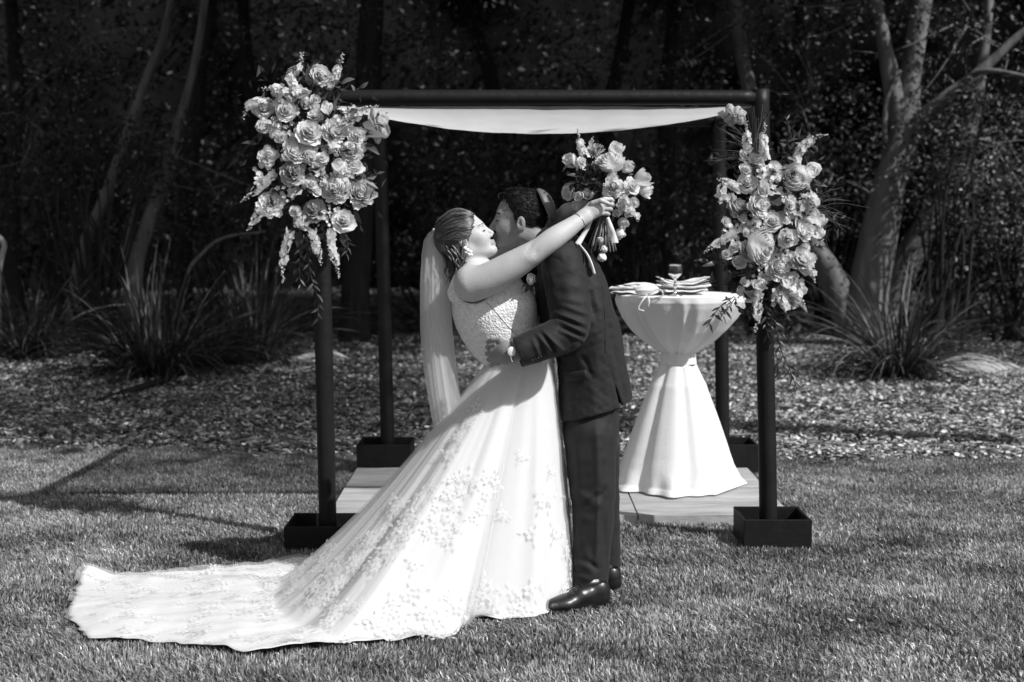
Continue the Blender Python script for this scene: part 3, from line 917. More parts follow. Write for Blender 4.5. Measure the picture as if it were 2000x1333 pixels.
for a, b in ((FT, BLT), (RT, BRT)):
    d = (b - a) / np.linalg.norm(b - a)
    pole('beam', (a[0] + d[0] * PR * .6, a[1] + d[1] * PR * .6, zb - 0.004), (b[0] - d[0] * PR * .6, b[1] - d[1] * PR * .6, ZBK - 0.004), BMR * 0.95, arch, 83)
def base_box(cx, cy, hw, hd, h):
    t = 0.014
    mb = MB()
    mb.add(*box((cx, cy - hd + t / 2, h / 2), (hw, t / 2, h / 2)))
    mb.add(*box((cx, cy + hd - t / 2, h / 2), (hw, t / 2, h / 2)))
    mb.add(*box((cx - hw + t / 2, cy, h / 2 - 0.001), (t / 2, hd - t, h / 2 - 0.002)))
    mb.add(*box((cx + hw - t / 2, cy, h / 2 - 0.001), (t / 2, hd - t, h / 2 - 0.002)))
    mb.add(*box((cx, cy, 0.025), (hw - t, hd - t, 0.012)))
    o = mb.build('base_box', M['boxmetal'], arch, smooth=False)
    bv = o.modifiers.new('edge', 'BEVEL'); bv.width = 0.003; bv.segments = 2; bv.limit_method = 'ANGLE'
    BOXES.append((cx - hw, cx + hw, cy - hd, cy + hd))
base_box(FR[0] + 0.012, 6.94, 0.165, 0.165, 0.155)
base_box(FL[0] - 0.02, 6.90, 0.165, 0.165, 0.13)
base_box(BL[0] - 0.005, 8.96, 0.17, 0.165, 0.20)
base_box(BR[0] + 0.02, 8.96, 0.165, 0.165, 0.20)

# ================================================================== canopy cloth
def canopy():
    x0, x1, y0, y1 = FT[0] + 0.02, RT[0] - 0.02, 6.99, 9.0
    n, m = 90, 50
    X, T = np.meshgrid(np.linspace(0, 1, n), np.linspace(0, 1, m), indexing='ij')
    zt = zb - 0.040
    # sag strongest near the front third; front edge pulled straight along the beam
    sag = 0.125 * (4 * X * (1 - X)) ** 0.95 * np.sin(np.pi * T ** 0.75)
    z = zt + (ZBK + 0.036 - zt) * T - sag
    xx = x0 + (x1 - x0) * X + T * (BLT[0] - FT[0])
    yy = y0 + (y1 - y0) * T
    q = np.stack([xx, yy, z], -1)
    q[..., 2] += 0.004 * noise3(q[..., :2], 91, 3, 1.6)
    o = mk('canopy_cloth', q.reshape(-1, 3) - np.array([(x0 + x1) / 2, 8, zt]), grid_faces(n, m), M['canopy'])
    o.location = ((x0 + x1) / 2, 8, zt)
    tag(o, 'white cloth canopy sagging between the arch beams', 'canopy')
    ORIGIN[o.name] = Vector(o.location)
    # gathered ends tied at the front corners
    for (u, v, w, h, s) in ((738, 245, 0.055, 0.075, 3), (1432, 226, 0.062, 0.045, 4)):
        c = P(u, v, 6.9)
        na, nb = 40, 14
        A, B = np.meshgrid(np.linspace(0, 2 * np.pi, na, endpoint=False), np.linspace(0.02, 1, nb), indexing='ij')
        r = B * (1 + 0.14 * np.sin(5 * A + 7 * B + s) + 0.08 * np.sin(9 * A + s))
        V = np.stack([c[0] + w * r * np.cos(A), c[1] - 0.05 * (1 - B ** 2) + 0.012 * np.sin(7 * A + 5 * B), c[2] + h * r * np.sin(A) + 0.01 * np.sin(11 * B + A)], -1).reshape(-1, 3)
        g2 = mk('corner_gather', V, grid_faces(na, nb, True), M['organza'], o)
        so = g2.modifiers.new('thickness', 'SOLIDIFY'); so.thickness = 0.003
canopy()

# ================================================================== cocktail table with cloth
TY = 8.18
def lathe_cloth(prof, cx, cy, nseg, pleat, seed, skew=None):
    """prof: list of (z, rx, pleat amp); pleated surface of revolution"""
    p = np.array(prof); n = 70
    t = np.linspace(0, len(p) - 1, n)
    zz = np.interp(t, np.arange(len(p)), p[:, 0]); rr = np.interp(t, np.arange(len(p)), p[:, 1]); am = np.interp(t, np.arange(len(p)), p[:, 2])
    if len(p) > 3:
        k = np.ones(7) / 7
        pad = lambda a: np.convolve(np.r_[[a[0]] * 3, a, [a[-1]] * 3], k, 'valid')
        rr = pad(rr); am = pad(am)
    A = np.linspace(0, 2 * np.pi, nseg, endpoint=False)
    r_ = np.random.default_rng(seed)
    f = np.zeros(nseg)
    Aw = A + 0.16 * np.sin(2 * A + r_.uniform(0, 6)) + 0.09 * np.sin(3 * A + r_.uniform(0, 6)) + 0.05 * np.sin(7 * A + r_.uniform(0, 6))
    for q in pleat: f += np.sin(Aw * q + r_.uniform(0, 6.28)) * r_.uniform(0.4, 1.1)
    f += 0.6 * np.abs(np.sin(Aw * pleat[0] * 0.5 + 1)) - 0.3
    f /= len(pleat) ** 0.5
    R = rr[None, :] + am[None, :] * f[:, None]
    AA = A[:, None] + 0 * zz[None, :]
    X = cx + R * np.cos(AA); Y = cy + R * np.sin(AA); Z = np.broadcast_to(zz[None, :], R.shape).copy()
    return X, Y, Z
def px_profile(rows, Y):
    out = []
    for (v, ul, ur, am) in rows:
        a, b = P(ul, v, Y), P(ur, v, Y)
        out.append((a[2], (b[0] - a[0]) / 2, am))
    return out
tc = P(1326, 580, TY); TX = tc[0]; TZ = P(1326, 580, TY - 0.3)[2]
table = thing('cocktail_table', (TX, TY, 0.06), 'tall round cocktail table hidden under a tied white cloth', 'table')
A = np.linspace(0, 2 * np.pi, 48, endpoint=False)
def disc(cx, cy, r, z0, z1):
    a = np.stack([cx + r * np.cos(A), cy + r * np.sin(A)], 1)
    V = np.concatenate([np.c_[a, np.full(48, z0)], np.c_[a, np.full(48, z1)], [[cx, cy, z0], [cx, cy, z1]]])
    k = np.arange(48); k2 = (k + 1) % 48
    return V, [np.stack([k, k2, k2 + 48, k + 48], 1), np.concatenate([np.stack([np.full(48, 96), k2, k], 1), np.stack([np.full(48, 97), k + 48, k2 + 48], 1)])]
mk('table_top', *disc(TX, TY, 0.355, TZ - 0.03, TZ - 0.008), M['wood'], table, smooth=False)
mk('column', *disc(TX, TY, 0.04, 0.08, TZ - 0.03), M['wood'], table, smooth=True)
mk('foot', *disc(TX, TY, 0.24, 0.06, 0.085), M['wood'], table, smooth=False)
def tablecloth():
    up = px_profile([(578, 1200, 1452, 0.003), (590, 1204, 1450, 0.009), (622, 1224, 1432, 0.020), (645, 1241, 1412, 0.026), (664, 1259, 1392, 0.024), (678, 1277, 1370, 0.018), (690, 1291, 1354, 0.006), (700, 1292, 1353, 0.004)], TY)
    lo = px_profile([(700, 1292, 1353, 0.004), (715, 1287, 1359, 0.008), (750, 1272, 1378, 0.014), (818, 1250, 1408, 0.018), (885, 1230, 1434, 0.022), (935, 1210, 1446, 0.026), (956, 1203, 1450, 0.03)], TY)
    up[0] = (TZ - 0.004, 0.362, 0.0)
    lo = [(max(z, 0.075), r, a) for z, r, a in lo]; lo[-1] = (0.068, lo[-1][1] * 1.02, 0.030)
    root = thing('tablecloth', (TX, TY, 0.068), 'white floor-length cloth tied at the waist of the cocktail table', 'tablecloth')
    n = 320
    X, Y, Z = lathe_cloth(up, TX, TY, n, [11, 17, 26, 37], 3)
    k = int(0)
    # the cloth overhangs in a peak at the right of the rim
    ang = np.arctan2(Y - TY, X - TX)
    bump = np.exp(-((ang + 0.15) / 0.22) ** 2) * np.clip((Z - (TZ - 0.22)) / 0.2, 0, 1)
    X = X + 0.035 * bump; Z = Z - 0.02 * bump * np.clip((Z - (TZ - 0.1)) / 0.1, 0, 1)
    mb = MB()
    mb.add(np.stack([X, Y, Z], -1).reshape(-1, 3), grid_faces(n, X.shape[1], True))
    # top
    rt = np.linspace(1, 0.02, 12)
    XX = TX + (X[:, :1] - TX) * rt; YY = TY + (Y[:, :1] - TY) * rt
    ZZ = np.where(rt < 1, TZ + 0.001, 0) + np.where(rt == 1, Z[:, :1], 0)
    mb.add(np.stack([XX, YY, ZZ + 0 * XX], -1).reshape(-1, 3), grid_faces(n, 12, True)[:, ::-1])
    mb.build('upper_drape', M['linen'], root)
    X, Y, Z = lathe_cloth(lo, TX, TY, 240, [4, 7, 11], 5)
    hem = np.clip(1 - (Z - 0.068) / 0.12, 0, 1)
    ang = np.arctan2(Y - TY, X - TX)
    fl = 1 + hem * (0.05 * np.sin(ang * 7 + 1) + 0.03 * np.sin(ang * 17))
    X = TX + (X - TX) * fl; Y = TY + (Y - TY) * fl
    mk('skirt_drape', np.stack([X, Y, Z], -1).reshape(-1, 3), grid_faces(200, X.shape[1], True), M['linen'], root)
    z0, z1 = P(1322, 710, TY)[2], P(1322, 688, TY)[2]
    r = (P(1354, 700, TY)[0] - P(1291, 700, TY)[0]) / 2 + 0.006
    X, Y, Z = lathe_cloth([(z1, r + 0.001, 0.001), ((z0 + z1) / 2, r + 0.004, 0.002), (z0, r + 0.005, 0.001)], TX, TY, 80, [6, 11], 8)
    o = mk('sash', np.stack([X, Y, Z], -1).reshape(-1, 3), grid_faces(80, X.shape[1], True), M['linen'], root)
    so = o.modifiers.new('thickness', 'SOLIDIFY'); so.thickness = 0.004; so.offset = 0
tablecloth()

# things on the table
def goblet():
    c = np.array([P(1319, 583, TY - 0.26)[0], TY - 0.24, TZ + 0.001])
    sc = 0.155
    prof = [(0.036, 0.0), (0.036, 0.004), (0.010, 0.012), (0.006, 0.02), (0.006, 0.045), (0.011, 0.052), (0.006, 0.06), (0.007, 0.085), (0.02, 0.094), (0.032, 0.108), (0.036, 0.125), (0.034, 0.158), (0.0325, 0.158), (0.0335, 0.126), (0.030, 0.111), (0.012, 0.099), (0.0005, 0.097)]
    n = 28; A2 = np.linspace(0, 2 * np.pi, n, endpoint=False)
    p = np.array(prof)
    V = np.stack([p[None, :, 0] * np.cos(A2)[:, None], p[None, :, 0] * np.sin(A2)[:, None], np.broadcast_to(p[None, :, 1], (n, len(p)))], -1) * 1.12 + c
    root = thing('goblet', tuple(c), 'stemmed wine goblet filled dark standing on the white tablecloth', 'goblet')
    mk('cup', V.reshape(-1, 3), grid_faces(n, len(p), True), M['silver'], root)
    # dark engraved band round the bowl
    pb = np.array([(0.0365, 0.112), (0.0372, 0.126), (0.0355, 0.150)])
    V = np.stack([pb[None, :, 0] * np.cos(A2)[:, None], pb[None, :, 0] * np.sin(A2)[:, None], np.broadcast_to(pb[None, :, 1], (n, 3))], -1) * 1.12 + c
    mk('bowl_band', V.reshape(-1, 3), grid_faces(n, 3, True), M['wine'], root)
    V = np.concatenate([np.stack([0.033 * np.cos(A2), 0.033 * np.sin(A2), np.full(n, 0.15)], 1), [[0, 0, 0.15]]]) * 1.12 + c
    mk('wine', V, np.stack([np.arange(n), (np.arange(n) + 1) % n, np.full(n, n)], 1), M['wine'], root)
goblet()
def cloth_stack(root, name, c, L, D, h, layers, mtl, seed, bend=0.02, rot=0.0):
    """loosely folded cloth: wavy layers, front edge rolled over, dark stripes woven along the folds"""
    r_ = np.random.default_rng(seed)
    for k in range(layers):
        n, m = 40, 26
        X, T = np.meshgrid(np.linspace(-1, 1, n), np.linspace(0, 1, m), indexing='ij')
        dx, dy, ro = r_.normal(0, 0.012), r_.normal(0, 0.01), rot + r_.normal(0, 0.10)
        sl = L / 2 * r_.uniform(0.85, 1.05)
        hh = h / layers
        # cross-section: bottom layer, rolled front edge, top layer
        a = T * 2 - 1
        yy = -D / 2 + np.abs(a) * D * (0.98 - 0.1 * k)
        zz = hh * (0.5 + 0.46 * np.tanh(a * 5))
        zz = zz + hh * k + bend * X ** 2 * (1 + 0.5 * k) + 0.010 * noise3(np.stack([X * 1.1, yy * 6, 0 * X + k], -1), seed + k, 3, 0.55)
        x = X * sl + dx + 0.012 * noise3(np.stack([yy * 7, 0 * X + k], -1), seed + 9 + k, 2, 0.6)
        y = yy + dy + 0.014 * noise3(np.stack([X, 0 * X + k], -1), seed + 19 + k, 2, 0.7)
        xr = x * math.cos(ro) - y * math.sin(ro); yr = x * math.sin(ro) + y * math.cos(ro)
        V = np.stack([c[0] + xr, c[1] + yr, np.maximum(c[2] + zz, c[2])], -1)
        mk(name, V.reshape(-1, 3), grid_faces(n, m), M[mtl], root)
        N = vnormals(V.reshape(-1, 3), grid_faces(n, m)).reshape(n, m, 3)
        if N[:, -4:, 2].mean() < 0: N = -N
        for (t0, t1) in (((14, 15), (18, 19)) if k else ((11, 12),)):
            s = np.stack([V[:, t0] + N[:, t0] * 0.0015, V[:, t1] + N[:, t1] * 0.0015], 1)[2:-2]
            mk('stripe', s.reshape(-1, 3), grid_faces(n - 4, 2), M['stripe'], root)
c = P(1326, 582, TY); c = np.array([P(1330, 575, TY - 0.06)[0], TY - 0.05, TZ + 0.004])
shawl = thing('prayer_shawl', tuple(c), 'folded white prayer shawl with black stripes behind the goblet', 'shawl')
cloth_stack(shawl, 'fold', c, 0.33, 0.24, 0.075, 3, 'linen', 5, 0.010, 0.10)
c2 = np.array([P(1245, 575, TY)[0], TY + 0.02, TZ + 0.004])
shawl2 = thing('folded_cloth', tuple(c2), 'crumpled white cloth with dark trim lying beside the prayer shawl', 'cloth')
cloth_stack(shawl2, 'fold', c2, 0.24, 0.30, 0.055, 2, 'linen', 15, -0.012, -0.25)
def pouch():
    c = np.array([P(1262, 578, TY - 0.25)[0], TY - 0.22, TZ + 0.002])
    root = thing('cloth_pouch', tuple(c), 'small white cloth pouch tied with a trailing ribbon on the table edge', 'pouch')
    n, m = 30, 16
    A2, B = np.meshgrid(np.linspace(0, 2 * np.pi, n, endpoint=False), np.linspace(0, 1, m), indexing='ij')
    r = 0.045 * np.sin(np.pi * (0.08 + 0.84 * B)) ** 0.6 * (1 + 0.1 * np.sin(6 * A2 + 3 * B))
    V = np.stack([c[0] - 0.06 + 0.13 * B, c[1] + r * np.cos(A2), c[2] + 0.032 + 0.72 * r * np.sin(A2)], -1)
    V[..., 2] = np.maximum(V[..., 2], c[2])
    mk('bag', V.reshape(-1, 3), grid_faces(n, m, True), M['linen'], root)
    for (ps, nm) in (([(1264, 578), (1256, 586), (1247, 603), (1258, 608)], 'ribbon'), ([(1266, 578), (1268, 590), (1266, 600)], 'ribbon'), ([(1266, 577), (1280, 566), (1292, 568), (1294, 578), (1280, 582)], 'ribbon')):
        pts = spline([P(u, v, TY - 0.37 if v > 584 else TY - 0.345) for u, v in ps], 14)
        w = np.array([0.0, 0.0, 0.0045])
        d = np.gradient(pts, axis=0); side = np.cross(d, [0, 1, 0]); side /= np.linalg.norm(side, axis=1, keepdims=True)
        V = np.stack([pts - side * 0.004, pts + side * 0.004], 1).reshape(-1, 3)
        o = mk(nm, V, grid_faces(14, 2), M['ribbon'], root)
        so = o.modifiers.new('thickness', 'SOLIDIFY'); so.thickness = 0.0015
pouch()
# ================================================================== flowers
def petal(base_r, length, width, open_, curl, cup, ang, ruffle=0.0, r=None, nu=5, nv=5, z0=0.0, tipnotch=0.0):
    """petal rooted at base_r from the axis, leaning out by open_ (radians from +Z), curling by curl"""
    r = r or rng
    u = np.linspace(-1, 1, nu); v = np.linspace(0, 1, nv)
    U, Vv = np.meshgrid(u, v, indexing='ij')
    w = width * (np.sin(np.pi * (0.12 + 0.80 * Vv) ** 0.9) ** 0.75) * 0.5
    # centre line: angle grows along the petal
    k = np.linspace(0, 1, nv)
    th = open_ + curl * k ** 2
    dl = length / (nv - 1)
    rad = base_r + np.concatenate([[0], np.cumsum(np.sin(th[:-1]) * dl)])
    hei = z0 + np.concatenate([[0], np.cumsum(np.cos(th[:-1]) * dl)])
    out = rad[None, :] - cup * (U ** 2) * np.sin(np.pi * np.clip(Vv * 0.9 + 0.1, 0, 1)) * width * 0.5
    hh = hei[None, :] + 0 * U - tipnotch * length * np.abs(U) ** 2 * Vv ** 3
    if ruffle:
        ph = r.uniform(0, 6.28)
        out = out + ruffle * length * np.sin(U * 5 + ph) * Vv ** 2
        hh = hh + ruffle * length * np.cos(U * 7 + ph * 2) * Vv ** 2
    x = out * math.cos(ang) - U * w * math.sin(ang)
    y = out * math.sin(ang) + U * w * math.cos(ang)
    return np.stack([x, y, hh], -1).reshape(-1, 3), grid_faces(nu, nv)

def rose_mesh(seed, n=26, tight=1.0):
    r = np.random.default_rng(seed); mb = MB()
    for i in range(n):
        t = i / (n - 1)
        ang = i * 2.39996 + r.normal(0, 0.15)
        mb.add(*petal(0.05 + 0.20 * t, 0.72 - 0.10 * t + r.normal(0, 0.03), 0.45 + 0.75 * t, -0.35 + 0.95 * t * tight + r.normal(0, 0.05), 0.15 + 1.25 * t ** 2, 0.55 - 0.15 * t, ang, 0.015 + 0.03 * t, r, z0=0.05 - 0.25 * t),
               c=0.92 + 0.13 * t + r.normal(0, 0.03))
    return mb.mesh('rose_bloom')
def peony_mesh(seed, n=64):
    r = np.random.default_rng(seed); mb = MB()
    for i in range(n):
        t = (i / (n - 1)) ** 0.7
        ang = i * 2.39996 + r.normal(0, 0.3)
        mb.add(*petal(0.02 + 0.26 * t, 0.66 + 0.10 * t + r.normal(0, 0.06), 0.42 + 0.46 * t + r.normal(0, 0.06), -0.10 + 1.45 * t + r.normal(0, 0.10), -0.75 - 0.25 * t + r.normal(0, 0.18), 0.85, ang, 0.045, r, nu=5, nv=5, z0=0.10 - 0.36 * t),
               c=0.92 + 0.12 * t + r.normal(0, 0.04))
    return mb.mesh('peony_bloom')
def ranunculus_mesh(seed, n=60):
    r = np.random.default_rng(seed); mb = MB()
    for i in range(n):
        t = i / (n - 1)
        ang = i * 2.39996 + r.normal(0, 0.1)
        mb.add(*petal(0.02 + 0.52 * t, 0.62 - 0.12 * t, 0.30 + 0.72 * t, 0.0 + 0.42 * t + r.normal(0, 0.04), -0.55 + 0.75 * t, 0.42, ang, 0.012, r, nu=5, nv=4, z0=0.05 - 0.32 * t),
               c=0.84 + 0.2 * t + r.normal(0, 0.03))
    return mb.mesh('ranunculus_bloom')
def bud_mesh(seed, n=12):
    r = np.random.default_rng(seed); mb = MB()
    for i in range(n):
        t = i / (n - 1); ang = i * 2.39996
        mb.add(*petal(0.03 + 0.32 * t, 1.0 + 0.2 * t, 0.5 + 0.75 * t, 0.25 + 0.35 * t, -1.15 + 0.12 * r.normal(), 0.5, ang, 0.02, r, z0=-0.35), c=0.9 + 0.15 * t)
    return mb.mesh('bud_bloom')
def mum_mesh(seed, n=110):
    r = np.random.default_rng(seed); mb = MB()
    for i in range(n):
        t = i / (n - 1); ang = i * 2.39996
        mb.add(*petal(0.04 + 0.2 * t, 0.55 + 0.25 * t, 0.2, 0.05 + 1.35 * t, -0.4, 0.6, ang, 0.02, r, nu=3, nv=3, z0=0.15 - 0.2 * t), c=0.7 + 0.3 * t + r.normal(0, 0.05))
    return mb.mesh('mum_bloom')
BLOOM = {}
def variants(fn, seeds, mtl):
    out = []
    for s in seeds:
        m = fn(s); m.materials.append(M[mtl])
        co = np.zeros(len(m.vertices) * 3, np.float32); m.vertices.foreach_get('co', co); co = co.reshape(-1, 3)
        k = 1 / np.percentile(np.linalg.norm(co[:, :2], axis=1), 97)
        co[:, 2] -= np.percentile(co[:, 2], 40)
        m.vertices.foreach_set('co', (co * k).ravel()); m.update()
        out.append(m)
    return out
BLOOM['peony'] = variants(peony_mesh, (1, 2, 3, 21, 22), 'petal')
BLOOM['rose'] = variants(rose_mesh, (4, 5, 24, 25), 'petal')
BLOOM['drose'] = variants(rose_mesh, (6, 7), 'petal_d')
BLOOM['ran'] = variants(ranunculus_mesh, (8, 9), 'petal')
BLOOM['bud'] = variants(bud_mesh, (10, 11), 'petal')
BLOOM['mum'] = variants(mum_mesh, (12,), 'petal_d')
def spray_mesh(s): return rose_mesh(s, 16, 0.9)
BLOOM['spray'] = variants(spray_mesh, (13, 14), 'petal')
NAMES = dict(peony='peony', rose='rose', drose='blush_rose', ran='ranunculus', bud='bud', mum='chrysanthemum', spray='spray_rose')

LEAFM = {}
def leaf_mesh(w=0.38, fold=0.12, bend=0.25):
    nv = 7
    v = np.linspace(0, 1, nv); ww = w * 0.5 * np.sin(np.pi * v ** 0.8) ** 0.9
    z = -bend * v ** 2
    V = np.stack([np.stack([-ww, v, z + fold * ww / w], 1), np.stack([0 * v, v, z], 1), np.stack([ww, v, z + fold * ww / w], 1)], 1)
    return mesh_np('leaf', V.reshape(-1, 3), np.concatenate([[[i * 3, i * 3 + 1, i * 3 + 4, i * 3 + 3], [i * 3 + 1, i * 3 + 2, i * 3 + 5, i * 3 + 4]] for i in range(nv - 1)]), color=np.ones(nv * 3))
LEAFM['dark'] = leaf_mesh(); LEAFM['dark'].materials.append(M['green'])
LEAFM['slim'] = leaf_mesh(0.24, 0.1, 0.2); LEAFM['slim'].materials.append(M['green'])
LEAFM['light'] = leaf_mesh(0.55, 0.1, 0.3); LEAFM['light'].materials.append(M['leaf_l'])

def add_leaf(parent, p, d, size, kind='dark', name='leaf'):
    """leaf at p growing along d"""
    d = Vector(d).normalized()
    up = Vector(rng.normal(size=3) * 0.5 + np.array([0, -0.8, 0.6]))
    x = d.cross(up).normalized(); z = x.cross(d)
    R = Matrix((x, d, z)).transposed()
    return link(name, LEAFM[kind], None, parent, loc=tuple(p), rot=R.to_euler(), scale=size)

def add_bloom(parent, kind, u, v, r_px, Y, face=None, jit=0.35, squash=1.0):
    c = P(u, v, Y)
    R = r_px * Y / FPX
    if face is None:
        face = np.array([0.22, -1.0, 0.35]) + rng.normal(0, jit, 3)
    k = {'peony': 1.06, 'rose': 1.08, 'drose': 1.08, 'ran': 1.02, 'bud': 1.05, 'mum': 1.05, 'spray': 1.15}[kind]
    o = link(NAMES[kind], BLOOM[kind][int(rng.integers(len(BLOOM[kind])))], None, parent, loc=tuple(c), rot=rot_to(face, rng.uniform(0, 6.28)), scale=tuple(R * k * rng.uniform(0.9, 1.1, 3)))
    return o

def spike(parent, pts, Y, n=26, fl=0.017, name='flower_spike', dy=(0, -0.02), tip=0.35):
    """flower spike from base to tip given in pixels"""
    p3 = np.array([P(u, v, Y + dy[0] + (dy[1] - dy[0]) * i / max(1, len(pts) - 1)) for i, (u, v) in enumerate(pts)])
    cl = spline(p3, 40)
    mb = MB()
    mb.add(*tubes(cl[::4], 0.0022, 5), c=0.3)
    for i in range(n):
        t = (i + 0.5) / n
        q = cl[int(t * 39)]
        ax = cl[min(39, int(t * 39) + 1)] - cl[max(0, int(t * 39) - 1)]; ax /= np.linalg.norm(ax) + 1e-9
        d = rng.normal(size=3); d -= ax * (d @ ax); d /= np.linalg.norm(d); d = d + ax * 0.3
        s = fl * (1.0 if t < 1 - tip else 0.62 - 0.3 * (t - 1 + tip) / tip) * rng.uniform(0.8, 1.2)
        c = q + d * s * 0.9
        d /= np.linalg.norm(d)
        x = np.cross(d, [0.3, 0.5, 0.8]); x /= np.linalg.norm(x); y = np.cross(d, x)
        if t < 1 - tip:
            for k in range(5):
                a = k * 1.2566 + rng.uniform(0, 0.5)
                e = x * math.cos(a) + y * math.sin(a); f = -x * math.sin(a) + y * math.cos(a)
                V = np.array([c, c + e * s * 0.6 + f * s * 0.42 + d * s * 0.15, c + e * s * 1.05 + d * s * 0.1, c + e * s * 0.6 - f * s * 0.42 + d * s * 0.15])
                mb.add(V, np.array([[0, 1, 2, 3]]), c=rng.uniform(0.75, 1.1))
        else:
            V = c + s * np.array([x, y, -x, -y, d * 1.2, -d * 1.2]) * 0.62
            mb.add(V, np.array([[0, 1, 4], [1, 2, 4], [2, 3, 4], [3, 0, 4], [1, 0, 5], [2, 1, 5], [3, 2, 5], [0, 3, 5]]), c=rng.uniform(0.6, 1.0))
    return mb.build(name, M['petal'], parent, smooth=True)

def vine(parent, pts, Y, nleaf, size, kind='slim', name='vine', spread=1.0):
    p3 = np.array([P(u, v, Y) for u, v in pts])
    cl = spline(p3, 40)
    V, F = tubes(cl[::3], 0.0022, 5)
    st = mk(name, V, F, M['green'], parent, color=np.ones(len(V)))
    for i in range(nleaf):
        t = (i + 0.6) / nleaf
        k = int(t * 38)
        ax = cl[k + 1] - cl[k]; ax /= np.linalg.norm(ax) + 1e-9
        side = np.array([(-1) ** i * 1.0, rng.normal(-0.3, 0.4), rng.normal(-0.1, 0.3)])
        d = ax * 0.9 + side * spread * 0.8
        o = link('leaf', LEAFM[kind], None, None, loc=tuple(cl[k]), scale=size * rng.uniform(0.75, 1.2))
        dd = Vector(d).normalized(); up = Vector(rng.normal(size=3) * 0.5 + np.array([0, -0.8, 0.6])); x = dd.cross(up).normalized(); z = x.cross(dd)
        o.rotation_euler = Matrix((x, dd, z)).transposed().to_euler()
        o.parent = st
    return st

def filler(parent, blobs, Y, n, smin, smax, name='filler_leaves'):
    """dark leaves packed between the blooms"""
    c = []
    for (u, v, r) in blobs:
        q = P(u, v, Y)
        c.append(q + rng.normal(size=(n, 3)) * (r * Y / FPX) * np.array([0.55, 0.4, 0.55]))
    V, F, C = leaf_quads(np.concatenate(c), smin, smax, aspect=0.42)
    o = mk(name, V, F, M['green'], parent, smooth=False, color=C)
    o['kind'] = 'stuff'
def blossom(parent, blobs, Y, n, s0=0.009, s1=0.016):
    """tiny pale florets filling the gaps between the large blooms"""
    mb = MB()
    for (u, v, r) in blobs:
        for _ in range(n):
            c = P(u + rng.normal(0, r * 0.55), v + rng.normal(0, r * 0.55), Y + rng.normal(0, 0.012))
            f = np.array([0.2, -1.0, 0.35]) + rng.normal(0, 0.4, 3); f /= np.linalg.norm(f)
            x = np.cross(f, rng.normal(size=3)); x /= np.linalg.norm(x); y = np.cross(f, x)
            s = rng.uniform(s0, s1); br = rng.uniform(0.7, 1.1)
            for k in range(5):
                a = k * 1.2566; e = x * math.cos(a) + y * math.sin(a); g_ = -x * math.sin(a) + y * math.cos(a)
                mb.add(np.array([c, c + e * s * 0.6 + g_ * s * 0.4 + f * s * 0.2, c + e * s + f * s * 0.12, c + e * s * 0.6 - g_ * s * 0.4 + f * s * 0.2]), np.array([[0, 1, 2, 3]]), c=br)
    o = mb.build('filler_blossom', M['petal'], parent)
    o['kind'] = 'stuff'
def wisps(parent, root_px, tips, Y, name='wispy_foliage', r=0.0012, sub=5, mtl='green'):
    a = P(*root_px, Y)
    paths = []
    for (u, v) in tips:
        for _ in range(sub):
            b = P(u + rng.normal(0, 14), v + rng.normal(0, 14), Y + rng.normal(0, 0.03))
            m = (a + b) / 2 + rng.normal(0, 0.014, 3) + [0, 0, 0.02]
            paths.append(spline([a + rng.normal(0, 0.012, 3), m, b], 8))
    V, F = tubes(np.array(paths), np.tile(np.linspace(r * 1.3, r * 0.6, 8), (len(paths), 1)), 4)
    o = mk(name, V, F, M[mtl], parent, color=np.full(len(V), 2.2))

# ------------------------------------------------------------------ arrangement on the left post
def zl(x, y): return 440 + x / 2.38, 80 + y / 2.38
AY = 6.84
left = thing('flower_arrangement', tuple(P(620, 330, 6.88)), 'large hanging arrangement of pale peonies and roses on the arch post behind the bridal train', 'flowers', None)
LB = [('rose', 180, 315, 50), ('rose', 285, 328, 54), ('spray', 376, 288, 25), ('spray', 416, 312, 25), ('spray', 418, 274, 22), ('rose', 440, 165, 46), ('rose', 390, 430, 60),
      ('peony', 510, 415, 56), ('peony', 612, 440, 40), ('peony', 322, 522, 60), ('spray', 404, 550, 26), ('spray', 452, 545, 28), ('spray', 424, 582, 25), ('peony', 590, 512, 60),
      ('peony', 195, 540, 46), ('drose', 315, 615, 56), ('peony', 518, 692, 70), ('peony', 628, 710, 66), ('spray', 402, 672, 28), ('spray', 424, 700, 24), ('spray', 376, 662, 20), ('rose', 600, 590, 42),
      ('bud', 520, 585, 32), ('peony', 212, 758, 60), ('drose', 420, 792, 56), ('rose', 550, 838, 54), ('bud', 345, 835, 34), ('spray', 180, 395, 30), ('spray', 228, 428, 30), ('spray', 258, 455, 26),
      ('spray', 240, 395, 22), ('bud', 470, 320, 28), ('spray', 575, 620, 26), ('spray', 365, 860, 22), ('spray', 305, 250, 26), ('spray', 350, 240, 24), ('peony', 385, 530, 40)]
for (k, x, y, r) in LB:
    u, v = zl(x, y)
    add_bloom(left, k, u, v, r / 2.38, AY - 0.075 + 0.05 * (((x - 400) / 230) ** 2 + ((y - 540) / 330) ** 2) + rng.normal(0, 0.008) - 0.012 * (r < 35), jit=0.26)
for i in range(26):
    x, y = np.clip(rng.normal(400, 100), 210, 600), np.clip(rng.normal(520, 150), 260, 850)
    u, v = zl(x, y)
    add_bloom(left, 'spray' if i % 3 else 'rose', u, v, rng.uniform(16, 30) / 2.38, AY - 0.045 + rng.normal(0, 0.01))
